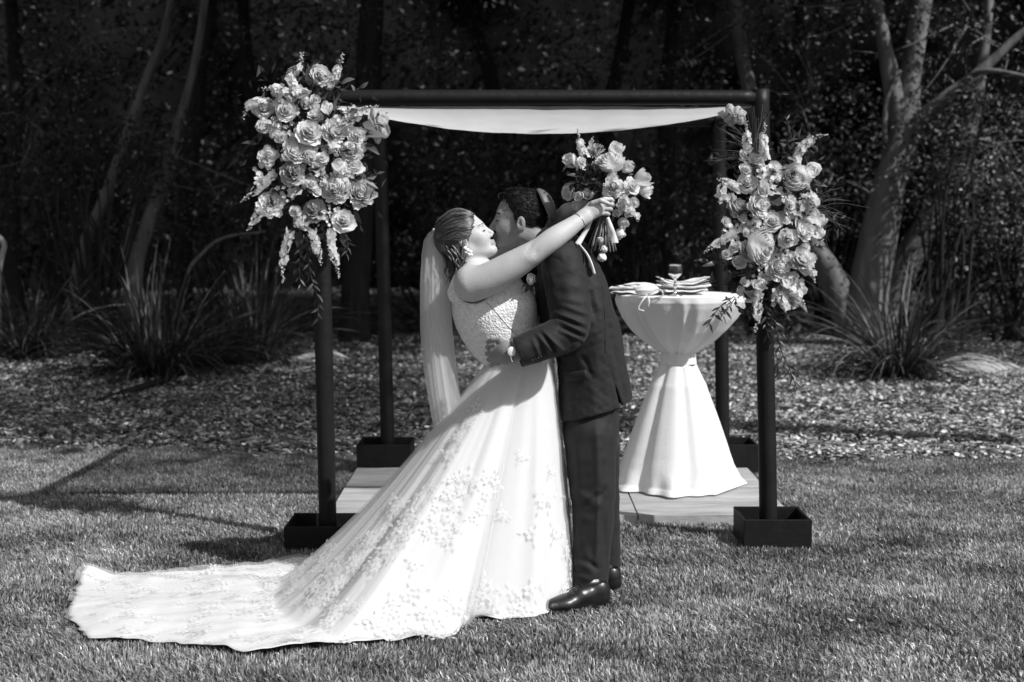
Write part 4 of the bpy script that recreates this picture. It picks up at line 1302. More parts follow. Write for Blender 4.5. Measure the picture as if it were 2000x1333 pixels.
for pts, n in (([(330, 230), (300, 170), (345, 110), (360, 50)], 34), ([(470, 220), (500, 180), (530, 120), (548, 55)], 40), ([(190, 300), (140, 285), (100, 310), (80, 365)], 26),
               ([(330, 270), (270, 235), (215, 220), (170, 225)], 30), ([(540, 400), (590, 365), (650, 320), (715, 298)], 30), ([(230, 610), (180, 665), (120, 710), (70, 755)], 36),
               ([(210, 790), (160, 800), (125, 850), (105, 885)], 20), ([(305, 880), (285, 950), (272, 1040), (266, 1130)], 42), ([(400, 880), (420, 940), (430, 990), (450, 1045)], 34),
               ([(500, 880), (490, 950), (515, 1030), (530, 1108)], 42), ([(345, 820), (350, 850), (355, 875)], 18), ([(470, 470), (500, 490), (530, 520)], 18), ([(310, 250), (360, 245), (400, 240)], 22)):
    spike(left, [zl(*q) for q in pts], AY - 0.07, int(n * 1.25), 0.017)
for (x, y, dx, dz, s, kd) in ((540, 200, 0.5, 0.3, 0.05, 'light'), (650, 440, 0.9, 0.15, 0.07, 'light'), (650, 480, 0.7, -0.4, 0.06, 'dark'), (640, 380, 0.6, -0.3, 0.05, 'light'), (600, 790, 0.4, -0.9, 0.05, 'dark'),
                           (160, 300, -0.9, 0.2, 0.05, 'dark'), (250, 690, -0.6, -0.3, 0.05, 'dark'), (400, 215, -0.2, 1.0, 0.06, 'dark'), (350, 880, -0.2, -1, 0.06, 'dark'), (540, 890, 0.3, -0.9, 0.06, 'dark'),
                           (620, 330, 0.7, 0.4, 0.06, 'dark'), (600, 640, 0.8, 0.1, 0.05, 'dark'), (150, 480, -0.9, 0.2, 0.05, 'dark'), (510, 330, 0.1, 0.9, 0.07, 'light')):
    add_leaf(left, P(*zl(x, y), AY - 0.02), (dx, -0.4, dz), s * 1.5, kd)
filler(left, [(zl(x, y) + (r,)) for x, y, r in ((260, 350, 60), (400, 360, 70), (520, 330, 60), (330, 570, 70), (480, 600, 70), (590, 640, 60), (300, 720, 70), (460, 760, 70), (420, 870, 50), (400, 200, 50))], AY + 0.035, 90, 0.03, 0.07)
blossom(left, [(zl(x, y) + (r,)) for x, y, r in ((230, 400, 22), (330, 240, 20), (470, 480, 22), (360, 620, 22), (560, 600, 20), (300, 690, 20), (480, 820, 18), (350, 830, 16), (440, 640, 18), (250, 250, 16), (560, 370, 18), (330, 420, 18), (170, 640, 14))], AY - 0.06, 22)
vine(left, [zl(395, 870), zl(385, 980), zl(400, 1100), zl(430, 1200), zl(430, 1310)], AY - 0.06, 20, 0.05)
vine(left, [zl(365, 900), zl(350, 990), zl(345, 1080), zl(360, 1170)], AY - 0.05, 13, 0.04)
vine(left, [zl(560, 900), zl(570, 950), zl(560, 1000)], AY - 0.04, 7, 0.045)
vine(left, [zl(600, 250), zl(600, 235), zl(640, 205)], AY - 0.05, 3, 0.04, 'light')

# ------------------------------------------------------------------ arrangement on the right post
def zr(x, y): return 1340 + x / 2.22, 160 + y / 2.22
right = thing('flower_arrangement', tuple(P(1500, 430, 6.88)), 'hanging arrangement of pale roses and ranunculus on the arch post beside the cocktail table', 'flowers', None)
RB = [('spray', 258, 325, 30), ('spray', 305, 342, 30), ('spray', 260, 382, 26), ('rose', 262, 440, 46), ('rose', 380, 390, 40), ('ran', 475, 415, 60), ('bud', 535, 385, 36), ('drose', 220, 550, 50),
      ('peony', 315, 535, 50), ('rose', 375, 610, 42), ('ran', 325, 712, 76), ('drose', 270, 735, 40), ('rose', 440, 680, 43), ('peony', 510, 640, 54), ('bud', 535, 588, 36), ('bud', 578, 610, 32), ('bud', 580, 665, 32),
      ('peony', 500, 775, 60), ('peony', 392, 812, 52), ('spray', 182, 750, 25), ('spray', 228, 782, 29), ('spray', 225, 705, 16), ('spray', 255, 870, 21), ('spray', 235, 906, 21), ('spray', 450, 512, 25), ('spray', 452, 535, 20),
      ('spray', 408, 930, 34), ('spray', 460, 955, 30), ('bud', 312, 885, 30), ('bud', 440, 870, 40), ('spray', 285, 475, 16), ('spray', 260, 655, 16), ('spray', 175, 610, 22), ('spray', 205, 650, 22), ('bud', 480, 900, 34), ('spray', 330, 480, 22)]
for (k, x, y, r) in RB:
    u, v = zr(x, y)
    add_bloom(right, k, u, v, r / 2.22, AY - 0.075 + 0.05 * (((x - 370) / 200) ** 2 + ((y - 640) / 330) ** 2) + rng.normal(0, 0.008) - 0.012 * (r < 32), jit=0.26)
for i in range(24):
    x, y = np.clip(rng.normal(370, 85), 210, 540), np.clip(rng.normal(640, 140), 380, 930)
    u, v = zr(x, y)
    add_bloom(right, 'spray' if i % 3 else 'rose', u, v, rng.uniform(15, 28) / 2.22, AY - 0.045 + rng.normal(0, 0.01))
for pts, n in (([(270, 300), (262, 240), (262, 170)], 24), ([(345, 340), (335, 260), (345, 175)], 44), ([(475, 350), (500, 290), (550, 245), (618, 225)], 40), ([(235, 465), (190, 440), (135, 420)], 26),
               ([(215, 640), (160, 690), (115, 715), (75, 742)], 34), ([(320, 880), (315, 950), (310, 1030), (300, 1092)], 40), ([(450, 900), (490, 930), (515, 988)], 26), ([(520, 770), (545, 820), (562, 872)], 26),
               ([(520, 480), (560, 520), (570, 545)], 20), ([(160, 520), (155, 470), (170, 440)], 20), ([(410, 940), (430, 970), (435, 1000)], 20), ([(310, 590), (300, 620), (320, 650)], 16), ([(340, 430), (345, 460), (350, 490)], 18)):
    spike(right, [zr(*q) for q in pts], AY - 0.07, int(n * 1.25), 0.017)
for (x, y, dx, dz, s, kd) in ((470, 330, 0.3, 0.9, 0.06, 'dark'), (545, 440, 0.9, -0.1, 0.05, 'dark'), (130, 790, -0.9, 0, 0.05, 'dark'), (100, 780, -0.8, 0.2, 0.05, 'dark'), (400, 500, 0.4, 0.2, 0.06, 'dark'),
                           (430, 540, 0.5, -0.2, 0.06, 'dark'), (360, 960, 0.2, -1, 0.06, 'dark'), (200, 830, -0.6, -0.6, 0.05, 'dark'), (440, 560, -0.6, 0.1, 0.06, 'dark'), (480, 950, 0.7, -0.5, 0.05, 'light')):
    add_leaf(right, P(*zr(x, y), AY - 0.02), (dx, -0.4, dz), s * 1.5, kd)
filler(right, [(zr(x, y) + (r,)) for x, y, r in ((300, 400, 60), (420, 480, 60), (420, 580, 60), (280, 620, 60), (480, 590, 60), (400, 740, 60), (260, 820, 60), (380, 900, 60), (350, 980, 40), (460, 320, 50))], AY + 0.035, 90, 0.03, 0.07)
blossom(right, [(zr(x, y) + (r,)) for x, y, r in ((170, 500, 14), (350, 450, 18), (410, 500, 18), (300, 620, 18), (440, 590, 18), (200, 660, 18), (420, 760, 18), (330, 850, 18), (470, 860, 18), (400, 930, 16), (330, 380, 14), (510, 540, 16))], AY - 0.06, 22)
vine(right, [zr(360, 980), zr(390, 1060), zr(410, 1160), zr(450, 1250), zr(480, 1330)], AY - 0.06, 20, 0.05)
vine(right, [zr(350, 990), zr(350, 1080), zr(390, 1180), zr(400, 1290)], AY - 0.05, 14, 0.045)
vine(right, [zr(210, 930), zr(170, 960), zr(135, 990), zr(90, 1065)], AY - 0.08, 13, 0.05, spread=1.2)
vine(right, [zr(215, 935), zr(180, 985), zr(150, 1020)], AY - 0.08, 7, 0.045, spread=1.2)
vine(right, [zr(520, 440), zr(570, 455), zr(630, 420)], AY - 0.03, 8, 0.04)
vine(right, [zr(450, 330), zr(455, 230), zr(430, 150)], AY - 0.0, 7, 0.035)
wisps(right, zr(540, 560), [zr(*q) for q in ((720, 575), (690, 520), (650, 640), (620, 700), (680, 610), (640, 480))], AY)
wisps(right, zr(300, 330), [zr(*q) for q in ((150, 240), (90, 390), (190, 200), (290, 130), (160, 330), (110, 350), (320, 150))], AY)
# ================================================================== people
YB, YG = 5.97, 6.00
PX = 465.0
nz = lambda v: np.asarray(v, float) / np.linalg.norm(v)

class Head:
    def __init__(s, O, F, U, sc):
        s.O = np.asarray(O, float); s.F = nz(F); s.U = nz(U); s.S = np.cross(s.F, s.U); s.sc = sc
        s.R = np.stack([s.F, s.U, s.S], 1)
    def L(s, f, u, w=0.0): return s.O + s.sc * (f * s.F + u * s.U + w * s.S)
    def local(s, V): return ((V - s.O) @ s.R) / s.sc
    def build(s, D, male):
        L, sc, R = s.L, s.sc, s.R
        D.ell(L(-0.010, 0.034), np.array([0.098, 0.084, 0.074]) * sc, R, 0.0)
        D.ell(L(0.030, -0.030), np.array([0.062, 0.082, 0.058]) * sc, R, 0.03)
        jw = 0.050 if male else 0.044
        for w in (-1, 1):
            D.cone(L(-0.008, -0.058, w * jw), L(0.068, -0.098, w * 0.012), 0.020 * sc, 0.016 * sc, 0.03)
            D.ell(L(0.056, -0.032, w * 0.034), np.array([0.030, 0.030, 0.026]) * sc, R, 0.025)
        D.ell(L(0.077, -0.102), np.array([0.018, 0.016, 0.020]) * sc, R, 0.016)
        D.cone(L(0.076, 0.022, -0.030), L(0.076, 0.022, 0.030), 0.013 * sc, None, 0.02)
        for w in (-1, 1):
            D.ell(L(0.098, 0.000, w * 0.033), np.array([0.015, 0.012, 0.017]) * sc, R, 0.016, sub=True)
            D.ell(L(0.0755, -0.001, w * 0.032), np.array([0.0135, 0.0125, 0.015]) * sc, R, 0.004)
        tip = (0.111, -0.036) if male else (0.108, -0.033)
        D.cone(L(0.086, 0.010), L(*tip), 0.0085 * sc, 0.0098 * sc, 0.012)
        for w in (-1, 1):
            D.ell(L(0.098, -0.042, w * 0.011), np.array([0.011, 0.0075, 0.0075]) * sc, R, 0.006)
        for w in (-1, 1):
            D.cone(L(0.0955, -0.066, 0), L(0.086, -0.069, w * 0.020), 0.0066 * sc, 0.003 * sc, 0.006)
            D.cone(L(0.0935, -0.079, 0), L(0.085, -0.074, w * 0.018), 0.0072 * sc, 0.003 * sc, 0.006)
        for w in (-1, 1):
            Re = R
            D.ell(L(-0.014, -0.012, w * 0.079), np.array([0.019, 0.031, 0.007]) * sc, Re, 0.008)
            D.ell(L(-0.010, -0.010, w * 0.088), np.array([0.0115, 0.0205, 0.0085]) * sc, Re, 0.002, sub=True)
            D.cone(L(-0.014, 0.006, w * 0.083), L(-0.020, -0.018, w * 0.083), 0.003 * sc, 0.003 * sc, 0.003)

def px_cones(D, rows, k, sq=None, sub=False):
    """rows: (u, v, Y, r) joined by round cones"""
    D.limb(np.array([P(u, v, Y) for (u, v, Y, r) in rows]), np.array([r[3] for r in rows]), k, sub, sq, n=max(6, 3 * len(rows)))
def bounds(rows, pad):
    q = np.array([P(*r) for r in rows])
    return q.min(0) - pad, q.max(0) + pad
def fingers(D, rows, rads, k=0.003):
    for row in rows:
        p = [np.asarray(q) for q in row]
        for i in range(len(p) - 1):
            D.cone(p[i], p[i + 1], rads[i], rads[i + 1], k)
def tube_obj(name, pts, r, mtl, parent, n=20, seg=8, closed=False):
    p = spline(pts, n)
    V, F = tubes(p, r if np.ndim(r) else np.full(n, r), seg)
    return mk(name, V, F, M[mtl], parent, color=np.ones(len(V)))

# ------------------------------------------------------------------ bride
bride = thing('person', (P(1020, 1190, YB)[0], YB, 0.0), 'person in a white lace wedding gown with long train and veil, kissing, arms raised', 'person')
TB = math.radians(28)
hb = Head(P(911, 465, YB - 0.01), (math.cos(TB), -0.06, math.sin(TB)), (-math.sin(TB), 0, math.cos(TB)), 0.955)
ARM = [(922, 557, YB - 0.165, 0.070), (955, 545, YB - 0.185, 0.067), (1000, 520, YB - 0.205, 0.060), (1050, 489, YB - 0.22, 0.047), (1082, 466, YB - 0.215, 0.046), (1115, 443, YB - 0.19, 0.037), (1141, 424, YB - 0.165, 0.0285)]
lo, hi = bounds([(870, 380, YB), (1215, 1195, YB)], 0.0)
lo = np.array([lo[0], YB - 0.33, 0.01]); hi = np.array([hi[0], YB + 0.30, P(900, 385, YB)[2]])
D = SDF(lo, hi, 0.0036)
hb.build(D, False)
D.cone(hb.L(-0.03, -0.05), P(931, 535, YB), 0.050, 0.055, 0.03)
px_cones(D, [(935, 555, YB, 0.10), (960, 610, YB, 0.13), (985, 650, YB, 0.12), (1015, 700, YB, 0.10), (1025, 770, YB + 0.02, 0.13)], 0.04)
D.cone(P(918, 548, YB - 0.13), P(930, 545, YB + 0.13), 0.062, 0.062, 0.05)
D.limb(np.array([P(u, v, Y) for u, v, Y, r in ARM]), np.array([q[3] for q in ARM]), 0.035, n=48)
# far arm round his neck
px_cones(D, [(935, 545, YB + 0.15, 0.065), (1030, 480, YB + 0.21, 0.05), (1060, 455, YB + 0.20, 0.045), (1108, 412, YB + 0.03, 0.028)], 0.03)
D.cone(P(1108, 412, YB + 0.03), P(1130, 402, YB - 0.03), 0.027, 0.026, 0.02)
for i in range(4):
    a = P(1128 + 2 * i, 396 + 6 * i, YB - 0.04)
    fingers(D, [[a, a + [0.035, 0.0, 0.004], a + [0.055, 0.02, -0.005]]], [0.0085, 0.008, 0.007])
# near hand closed on the stems
w0 = P(1141, 424, YB - 0.165); kn = P(1172, 402, YB - 0.14)
D.cone(w0, P(1160, 410, YB - 0.15), 0.0275, 0.030, 0.02, sq=((0.3, 1, 0.2), 0.8))
D.cone(P(1160, 410, YB - 0.15), kn, 0.030, 0.026, 0.02, sq=((0.3, 1, 0.2), 0.8))
for i, ln in enumerate((0.95, 1.05, 1.0, 0.8)):
    a = P(1180, 390, YB - 0.155) + i * np.array([-0.004, 0.004, -0.0185])
    b = a + np.array([0.030, 0.006, 0.000]) * ln
    c_ = b + np.array([0.010, 0.030, -0.004]) * ln
    d_ = c_ + np.array([-0.018, 0.016, -0.002]) * ln
    fingers(D, [[kn + (a - kn) * 0.4, a, b, c_, d_]], [0.011, 0.0105, 0.0095, 0.0088, 0.0075])
a = P(1158, 398, YB - 0.17)
fingers(D, [[a, P(1174, 392, YB - 0.185), P(1188, 398, YB - 0.185)]], [0.013, 0.0105, 0.0085])
for w, uu in ((-0.08, 1035), (0.08, 1025)):
    px_cones(D, [(1025, 780, YB + w, 0.085), (uu, 960, YB + w, 0.06), (uu, 1140, YB + w, 0.04)], 0.03)
    b = P(uu, 1140, YB + w); b[2] = 0.045
    D.cone(b, b + [0.13, -0.01, -0.01], 0.034, 0.026, 0.02)
V, F = D.surface()
Nn = vnormals(V, F)
V = ridges(V, Nn, [(1028, 492, 1042, 474, 4, -0.0035), (1044, 498, 1050, 486, 4, -0.003), (1022, 505, 1050, 508, 9, 0.003), (1148, 412, 1172, 398, 5, 0.002)])
uu_, vv_ = to_px(V); armm = (uu_ > 925) & (uu_ < 1138) & (V[:, 1] < YB - 0.1)
Vr = relax(V, F, 6, 0.5); V = np.where(armm[:, None], Vr, V)
q = hb.local(V)
C = np.ones(len(V))
lip = (q[:, 0] > 0.082) & (np.abs(q[:, 1] + 0.0725) < 0.0125) & (np.abs(q[:, 2]) < 0.024)
C[lip] = 0.62
C *= 1 - 0.10 * np.exp(-(((q[:, 0] - 0.06) / 0.025) ** 2 + ((q[:, 1] + 0.03) / 0.02) ** 2)) * (np.abs(q[:, 2]) < 0.09)
mk('body', V, F, M['skin_b'], bride, color=C)
for w in (-1, 1):
    tube_obj('eyelash', [hb.L(0.0895, -0.007, w * 0.020), hb.L(0.0895, -0.010, w * 0.032), hb.L(0.0830, -0.008, w * 0.048)], 0.0019, 'lash', bride, 12, 6)
    tube_obj('eyebrow', [hb.L(0.0935, 0.019, w * 0.014), hb.L(0.0900, 0.024, w * 0.030), hb.L(0.0790, 0.022, w * 0.052)], np.linspace(0.0028, 0.0016, 14), 'hair_b', bride, 14, 6)

# hair
Dh = SDF(hb.O - 0.19, hb.O + np.array([0.16, 0.15, 0.16]), 0.0036)
Dh.ell(hb.L(-0.020, 0.034), np.array([0.106, 0.098, 0.086]) * hb.sc, hb.R, 0.0)
Dh.ell(P(873, 468, YB), np.array([0.050, 0.062, 0.055]), None, 0.04)
pn = hb.F - 0.72 * hb.U
Dh.plane_cut(hb.L(0.0214, 0.0), pn, 0.01)
Dh.plane_cut(hb.L(0.0, -0.055), -hb.U + 0.5 * hb.F, 0.01)
px_cones(Dh, [(880, 478, YB, 0.045), (886, 515, YB, 0.036), (893, 548, YB, 0.018)], 0.03)
px_cones(Dh, [(895, 485, YB - 0.06, 0.022), (897, 515, YB - 0.075, 0.016), (890, 545, YB - 0.08, 0.008)], 0.02)
V, F = Dh.surface()
N = vnormals(V, F)
q = hb.local(V)
groove = np.sin(q[:, 1] * 210 + 60 * q[:, 0] + 3 * np.sin(q[:, 2] * 40)) * 0.5 + np.sin(q[:, 1] * 470 + 3 * np.sin(q[:, 0] * 70)) * 0.35
V2 = V + N * (groove * 0.0006)[:, None]
mk('hair', V2, F, M['hair_b'], bride, color=0.95 + 0.1 * groove)
def hair_strands():
    ns = 320; paths = []
    cc = hb.L(-0.020, 0.034); rr = np.array([0.109, 0.101, 0.089]) * hb.sc
    knot = hb.local(P(866, 468, YB)[None])[0]
    for i in range(ns):
        t = rng.random(); w = rng.uniform(-1, 1)
        u0 = 0.095 - 0.125 * abs(w) ** 1.3 * rng.uniform(0.75, 1.05)
        f0 = 0.0214 + 0.72 * u0 + rng.normal(0, 0.006)
        s0 = w * 0.088
        a = np.array([f0, u0, s0]); b = knot + np.array([rng.normal(0, 0.012), rng.normal(0, 0.016), rng.normal(0, 0.012) + 0.02 * w])
        pts = []
        for k in np.linspace(0, 1, 12):
            p = a * (1 - k) + b * k + np.array([0, 0.035 * math.sin(math.pi * k) * (1 - abs(w)), 0.055 * w * math.sin(math.pi * k)])
            pw = hb.O + hb.sc * (hb.R @ p)
            d = hb.R.T @ (pw - cc); sc_ = 1 / (np.linalg.norm(d / rr) + 1e-9)
            if k < 0.85: pw = cc + hb.R @ (d * sc_ * (1.0 + 0.012 * rng.normal() * 0.3))
            pts.append(pw)
        pp = spline(pts[::1], 22); kk_ = np.linspace(0, 1, 22)
        wv = 0.0065 * np.sin(kk_ * rng.uniform(8, 12) + rng.uniform(0, 6.28)) * kk_ * (1 - 0.4 * kk_)
        pp = pp + np.outer(wv, hb.U) + np.outer(wv * 0.4, hb.S)
        paths.append(pp)
    for i in range(45):
        p = np.array(paths[int(rng.integers(ns))])
        off = (p - cc); off /= np.linalg.norm(off, axis=1, keepdims=True)
        paths.append(p + off * np.linspace(0.001, rng.uniform(0.003, 0.012), 22)[:, None] * np.sin(np.linspace(0.3, 3, 22))[:, None])
    ns = len(paths)
    paths = np.array(paths)
    V, F = tubes(paths, np.tile(np.linspace(0.0017, 0.0012, 22), (ns, 1)), 5)
    tone = 0.5 + 1.7 * (0.5 + 0.5 * np.sin(np.array([p[0] @ hb.U for p in paths]) * 260 + np.array([p[0] @ hb.S for p in paths]) * 90)) * rng.uniform(0.5, 1.1, ns)
    c = np.repeat(tone, 22 * 5)
    mk('hair_strands', V, F, M['hair_b'], bride, color=c)
    cur = []
    for i in range(26):
        u0, v0 = 882 + rng.normal(0, 9), 482 + rng.normal(0, 8)
        y = YB - 0.055 + rng.normal(0, 0.03)
        e = (890 + rng.normal(0, 10), 540 + rng.normal(0, 12))
        ph = rng.uniform(0, 6.28); am = rng.uniform(0.006, 0.014)
        k = np.linspace(0, 1, 24)
        base = np.array([P(u0 + (e[0] - u0) * t + 6 * math.sin(3 * t), v0 + (e[1] - v0) * t, y - 0.02 * t) for t in k])
        base[:, 0] += am * np.cos(ph + k * 9) * k; base[:, 1] += am * np.sin(ph + k * 9) * k
        cur.append(base)
    V, F = tubes(np.array(cur), np.tile(np.linspace(0.0055, 0.002, 24), (26, 1)), 5)
    mk('curl', V, F, M['hair_b'], bride, color=np.repeat(rng.uniform(0.5, 1.5, 26), 24 * 5))
    lock = [spline([P(905, 470, YB - 0.088), P(906 + d, 500, YB - 0.095), P(899 + d, 522, YB - 0.095), P(893 + d, 545, YB - 0.09)], 24) for d in (-4, 0, 4)]
    V, F = tubes(np.array(lock), np.tile(np.linspace(0.005, 0.0015, 24), (3, 1)), 5)
    mk('curl', V, F, M['hair_b'], bride, color=np.full(len(V), 1.6))
hair_strands()
# earring, bracelet
mb = MB()
for (u, v, r) in ((908, 485, 0.008), (913, 489, 0.009), (919, 492, 0.008), (910, 493, 0.007), (916, 497, 0.008), (921, 498, 0.006)):
    c_ = P(u, v, YB - 0.092)
    ns_, ms_ = 10, 7
    A2, B2 = np.meshgrid(np.linspace(0, 2 * np.pi, ns_, endpoint=False), np.linspace(0, np.pi, ms_), indexing='ij')
    mb.add(c_ + r * np.stack([np.sin(B2) * np.cos(A2), np.sin(B2) * np.sin(A2), np.cos(B2)], -1).reshape(-1, 3), grid_faces(ns_, ms_, True))
mb.build('earring', M['pearl'], bride)
def ring_obj(name, c, ax, r, tr, mtl, parent, n=28):
    ax = nz(ax); x = nz(np.cross(ax, [0.1, 1, 0.3])); y = np.cross(ax, x)
    a = np.linspace(0, 2 * np.pi, n)
    V, F = tubes(c + r * (np.cos(a)[:, None] * x + np.sin(a)[:, None] * y), tr, 6)
    return mk(name, V, F, M[mtl], parent)
ring_obj('bracelet', P(1131, 431, YB - 0.173), P(1141, 424, YB - 0.165) - P(1115, 443, YB - 0.19), 0.0335, 0.0022, 'silver', bride)

# bodice
lo = np.array([P(862, 500, YB)[0], YB - 0.26, P(0, 725, YB)[2]]); hi = np.array([P(1110, 500, YB)[0], YB + 0.26, P(0, 515, YB)[2]])
D = SDF(lo, hi, 0.004)
sqY = ((0, 1, 0), 0.93)
px_cones(D, [(950, 568, YB, 0.142), (962, 605, YB, 0.170), (980, 645, YB, 0.160), (1001, 672, YB, 0.142), (1018, 702, YB, 0.132), (1022, 722, YB, 0.134)], 0.02, sqY)
for w in (-0.07, 0.07):
    D.ell(P(1012, 600, YB + w), np.array([0.075, 0.075, 0.085]), None, 0.04)
for w in (-1, 1):
    px_cones(D, [(900, 572, YB + w * 0.115, 0.055), (905, 545, YB + w * 0.10, 0.040), (918, 528, YB + w * 0.085, 0.022)], 0.035)
    # arm holes
    px_cones(D, [(930, 552, YB + w * 0.22, 0.072), (925, 558, YB + w * 0.12, 0.074)], 0.01, sub=True)
D.ell(P(950, 520, YB), np.array([0.09, 0.085, 0.055]), None, 0.02, sub=True)
D.plane_cut(P(1018, 712, YB), (0.1, 0, -1))
V, F = D.surface(); N = vnormals(V, F)
mk('gown_bodice', V, F, M['bodice'], bride)
BOD = (V, N)
u_, v_ = to_px(V)

# skirt with train
WC = P(1018, 704, YB); ZW = WC[2]
NU, NT = 520, 100
def closed_resample(poly, n):
    p = np.vstack([poly, poly[:1]])
    d = np.r_[0, np.cumsum(np.linalg.norm(np.diff(p, axis=0), axis=1))]
    s = np.linspace(0, d[-1], n, endpoint=False)
    out = np.stack([np.interp(s, d, p[:, k]) for k in range(2)], 1)
    for _ in range(3): out = 0.25 * np.roll(out, 1, 0) + 0.5 * out + 0.25 * np.roll(out, -1, 0)
    return out, s / d[-1]
hem, us = closed_resample(HEM, NU)
ang = np.unwrap(np.arctan2(hem[:, 1] - WC[1], hem[:, 0] - WC[0]))
sgn = np.sign(ang[-1] - ang[0])
uni = ang[0] + sgn * 2 * np.pi * us
phi = 0.45 * ang + 0.55 * uni
W = np.stack([WC[0] + 0.135 * np.cos(phi), WC[1] + 0.128 * np.sin(phi)], 1)
T = np.linspace(0, 1, NT) ** 1.05
Hv = hem - W; Ls = np.linalg.norm(Hv, axis=1)
s0 = np.minimum(Ls, 0.98)
pw = np.interp(Ls, [0.2, 0.45, 0.9, 1.3], [1.0, 1.08, 1.22, 1.28])
S = T[None, :] * Ls[:, None]
zz = ZW * np.clip(1 - S / s0[:, None], 0, 1) ** pw[:, None]
zz = np.maximum(zz, 0.03)
zz = np.where(S < s0[:, None] * 0.98, np.maximum(zz, 0.034), zz)
XY = W[:, None, :] + Hv[:, None, :] * T[None, :, None]
r_ = np.random.default_rng(12)
fold = np.zeros((NU, NT))
for k, a_ in ((7, .6), (11, .9), (17, .7), (26, .4), (43, .15)):
    fold += a_ * np.sin(2 * np.pi * k * us[:, None] + r_.uniform(0, 6.28) + 0.9 * np.sin(2.2 * T[None, :] + r_.uniform(0, 6)) )
amp = 0.0050 * np.clip(T[None, :] * 2.2, 0.06, 1) * np.clip(1.25 - 0.6 * (S > s0[:, None]), 0.5, 1.3)
on_ground = np.clip((S - s0[:, None] * 0.8) / 0.25, 0, 1) * (Ls[:, None] > 0.8)
SK = np.concatenate([XY, zz[..., None]], -1)
Fs = grid_faces(NU, NT, True)
Ns = vnormals(SK.reshape(-1, 3), Fs).reshape(NU, NT, 3)
if Ns[..., 2].mean() < 0: Ns = -Ns; Fs = Fs[:, ::-1]
wr = noise3(SK[..., :2], 55, 4, 1.6)
SK = SK + Ns * (fold * amp * (1 - 0.35 * on_ground))[..., None]
SK[..., 2] += on_ground * (0.016 * np.maximum(wr, -0.3) + 0.010)
SK[..., 2] += 0.005 * np.clip((T[None, :] - 0.96) / 0.04, 0, 1) * np.sin(2 * np.pi * 31 * us[:, None]) * (0.5 + 0.5 * np.sin(2 * np.pi * 7 * us[:, None]))
hemj = 0.006 * np.sin(2 * np.pi * 47 * us) + 0.003 * np.sin(2 * np.pi * 83 * us + 1)
SK[:, -8:, :2] += (Hv / Ls[:, None])[:, None, :] * (hemj[:, None] * np.linspace(0, 1, 8)[None, :])[..., None]
# turned-up corner at the end of the train
cpt = G(168, 1128, 0.03)
dc = np.linalg.norm(SK[..., :2] - cpt[:2], axis=-1)
SK[..., 2] += 0.05 * np.exp(-(dc / 0.10) ** 2)
SK[..., 2] = np.maximum(SK[..., 2], 0.012)
sk = mk('gown_skirt', SK.reshape(-1, 3), Fs, M['satin'], bride)
so = sk.modifiers.new('thickness', 'SOLIDIFY'); so.thickness = 0.0015; so.offset = -1
Ns = vnormals(SK.reshape(-1, 3), Fs).reshape(NU, NT, 3)

# sheer tulle layer over the skirt
f2 = np.zeros((NU, NT))
for k, a_ in ((13, .8), (21, .8), (34, .6), (55, .4)):
    f2 += a_ * np.sin(2 * np.pi * k * us[:, None] + r_.uniform(0, 6.28) + 1.4 * np.sin(2.6 * T[None, :] + r_.uniform(0, 6)))
lift = 0.006 + (0.0035 * f2 + 0.006) * np.clip(T[None, :] * 2.5, 0, 1)
OV = SK + Ns * np.maximum(lift, 0.003)[..., None]
OV[:, -6:, :2] += (Hv / Ls[:, None])[:, None, :] * (np.linspace(0, 1, 6)[None, :] * (0.012 + 0.010 * np.sin(2 * np.pi * 19 * us[:, None])))[..., None]
OV[..., 2] = np.maximum(OV[..., 2], 0.016)
mk('tulle_overlay', OV.reshape(-1, 3), Fs, M['overlay'], bride)

# lace motifs laid on skirt and bodice
def motif(c, n, s, mb, r):
    x = np.cross(n, r.normal(size=3)); x /= np.linalg.norm(x) + 1e-9; y = np.cross(n, x)
    def blade(a, r0, r1, w, h=0.0):
        k = np.linspace(0, 2 * np.pi, 8, endpoint=False)
        d = x * math.cos(a) + y * math.sin(a); e = -x * math.sin(a) + y * math.cos(a)
        m = (r0 + r1) / 2; l = (r1 - r0) / 2
        rim = c + d * (m + l * np.cos(k))[:, None] + e * (w * np.sin(k))[:, None] + n * 0.0003
        V = np.concatenate([rim, [c + d * m + n * (0.0012 + h)]])
        mb.add(V, np.stack([np.arange(8), (np.arange(8) + 1) % 8, np.full(8, 8)], 1))
    a0 = r.uniform(0, 6.28)
    for k in range(5): blade(a0 + k * 1.2566, s * 0.10, s * 0.52, s * 0.17)
    for k in range(3): blade(a0 + 0.6 + k * 2.1, s * 0.62, s * 1.05, s * 0.11)
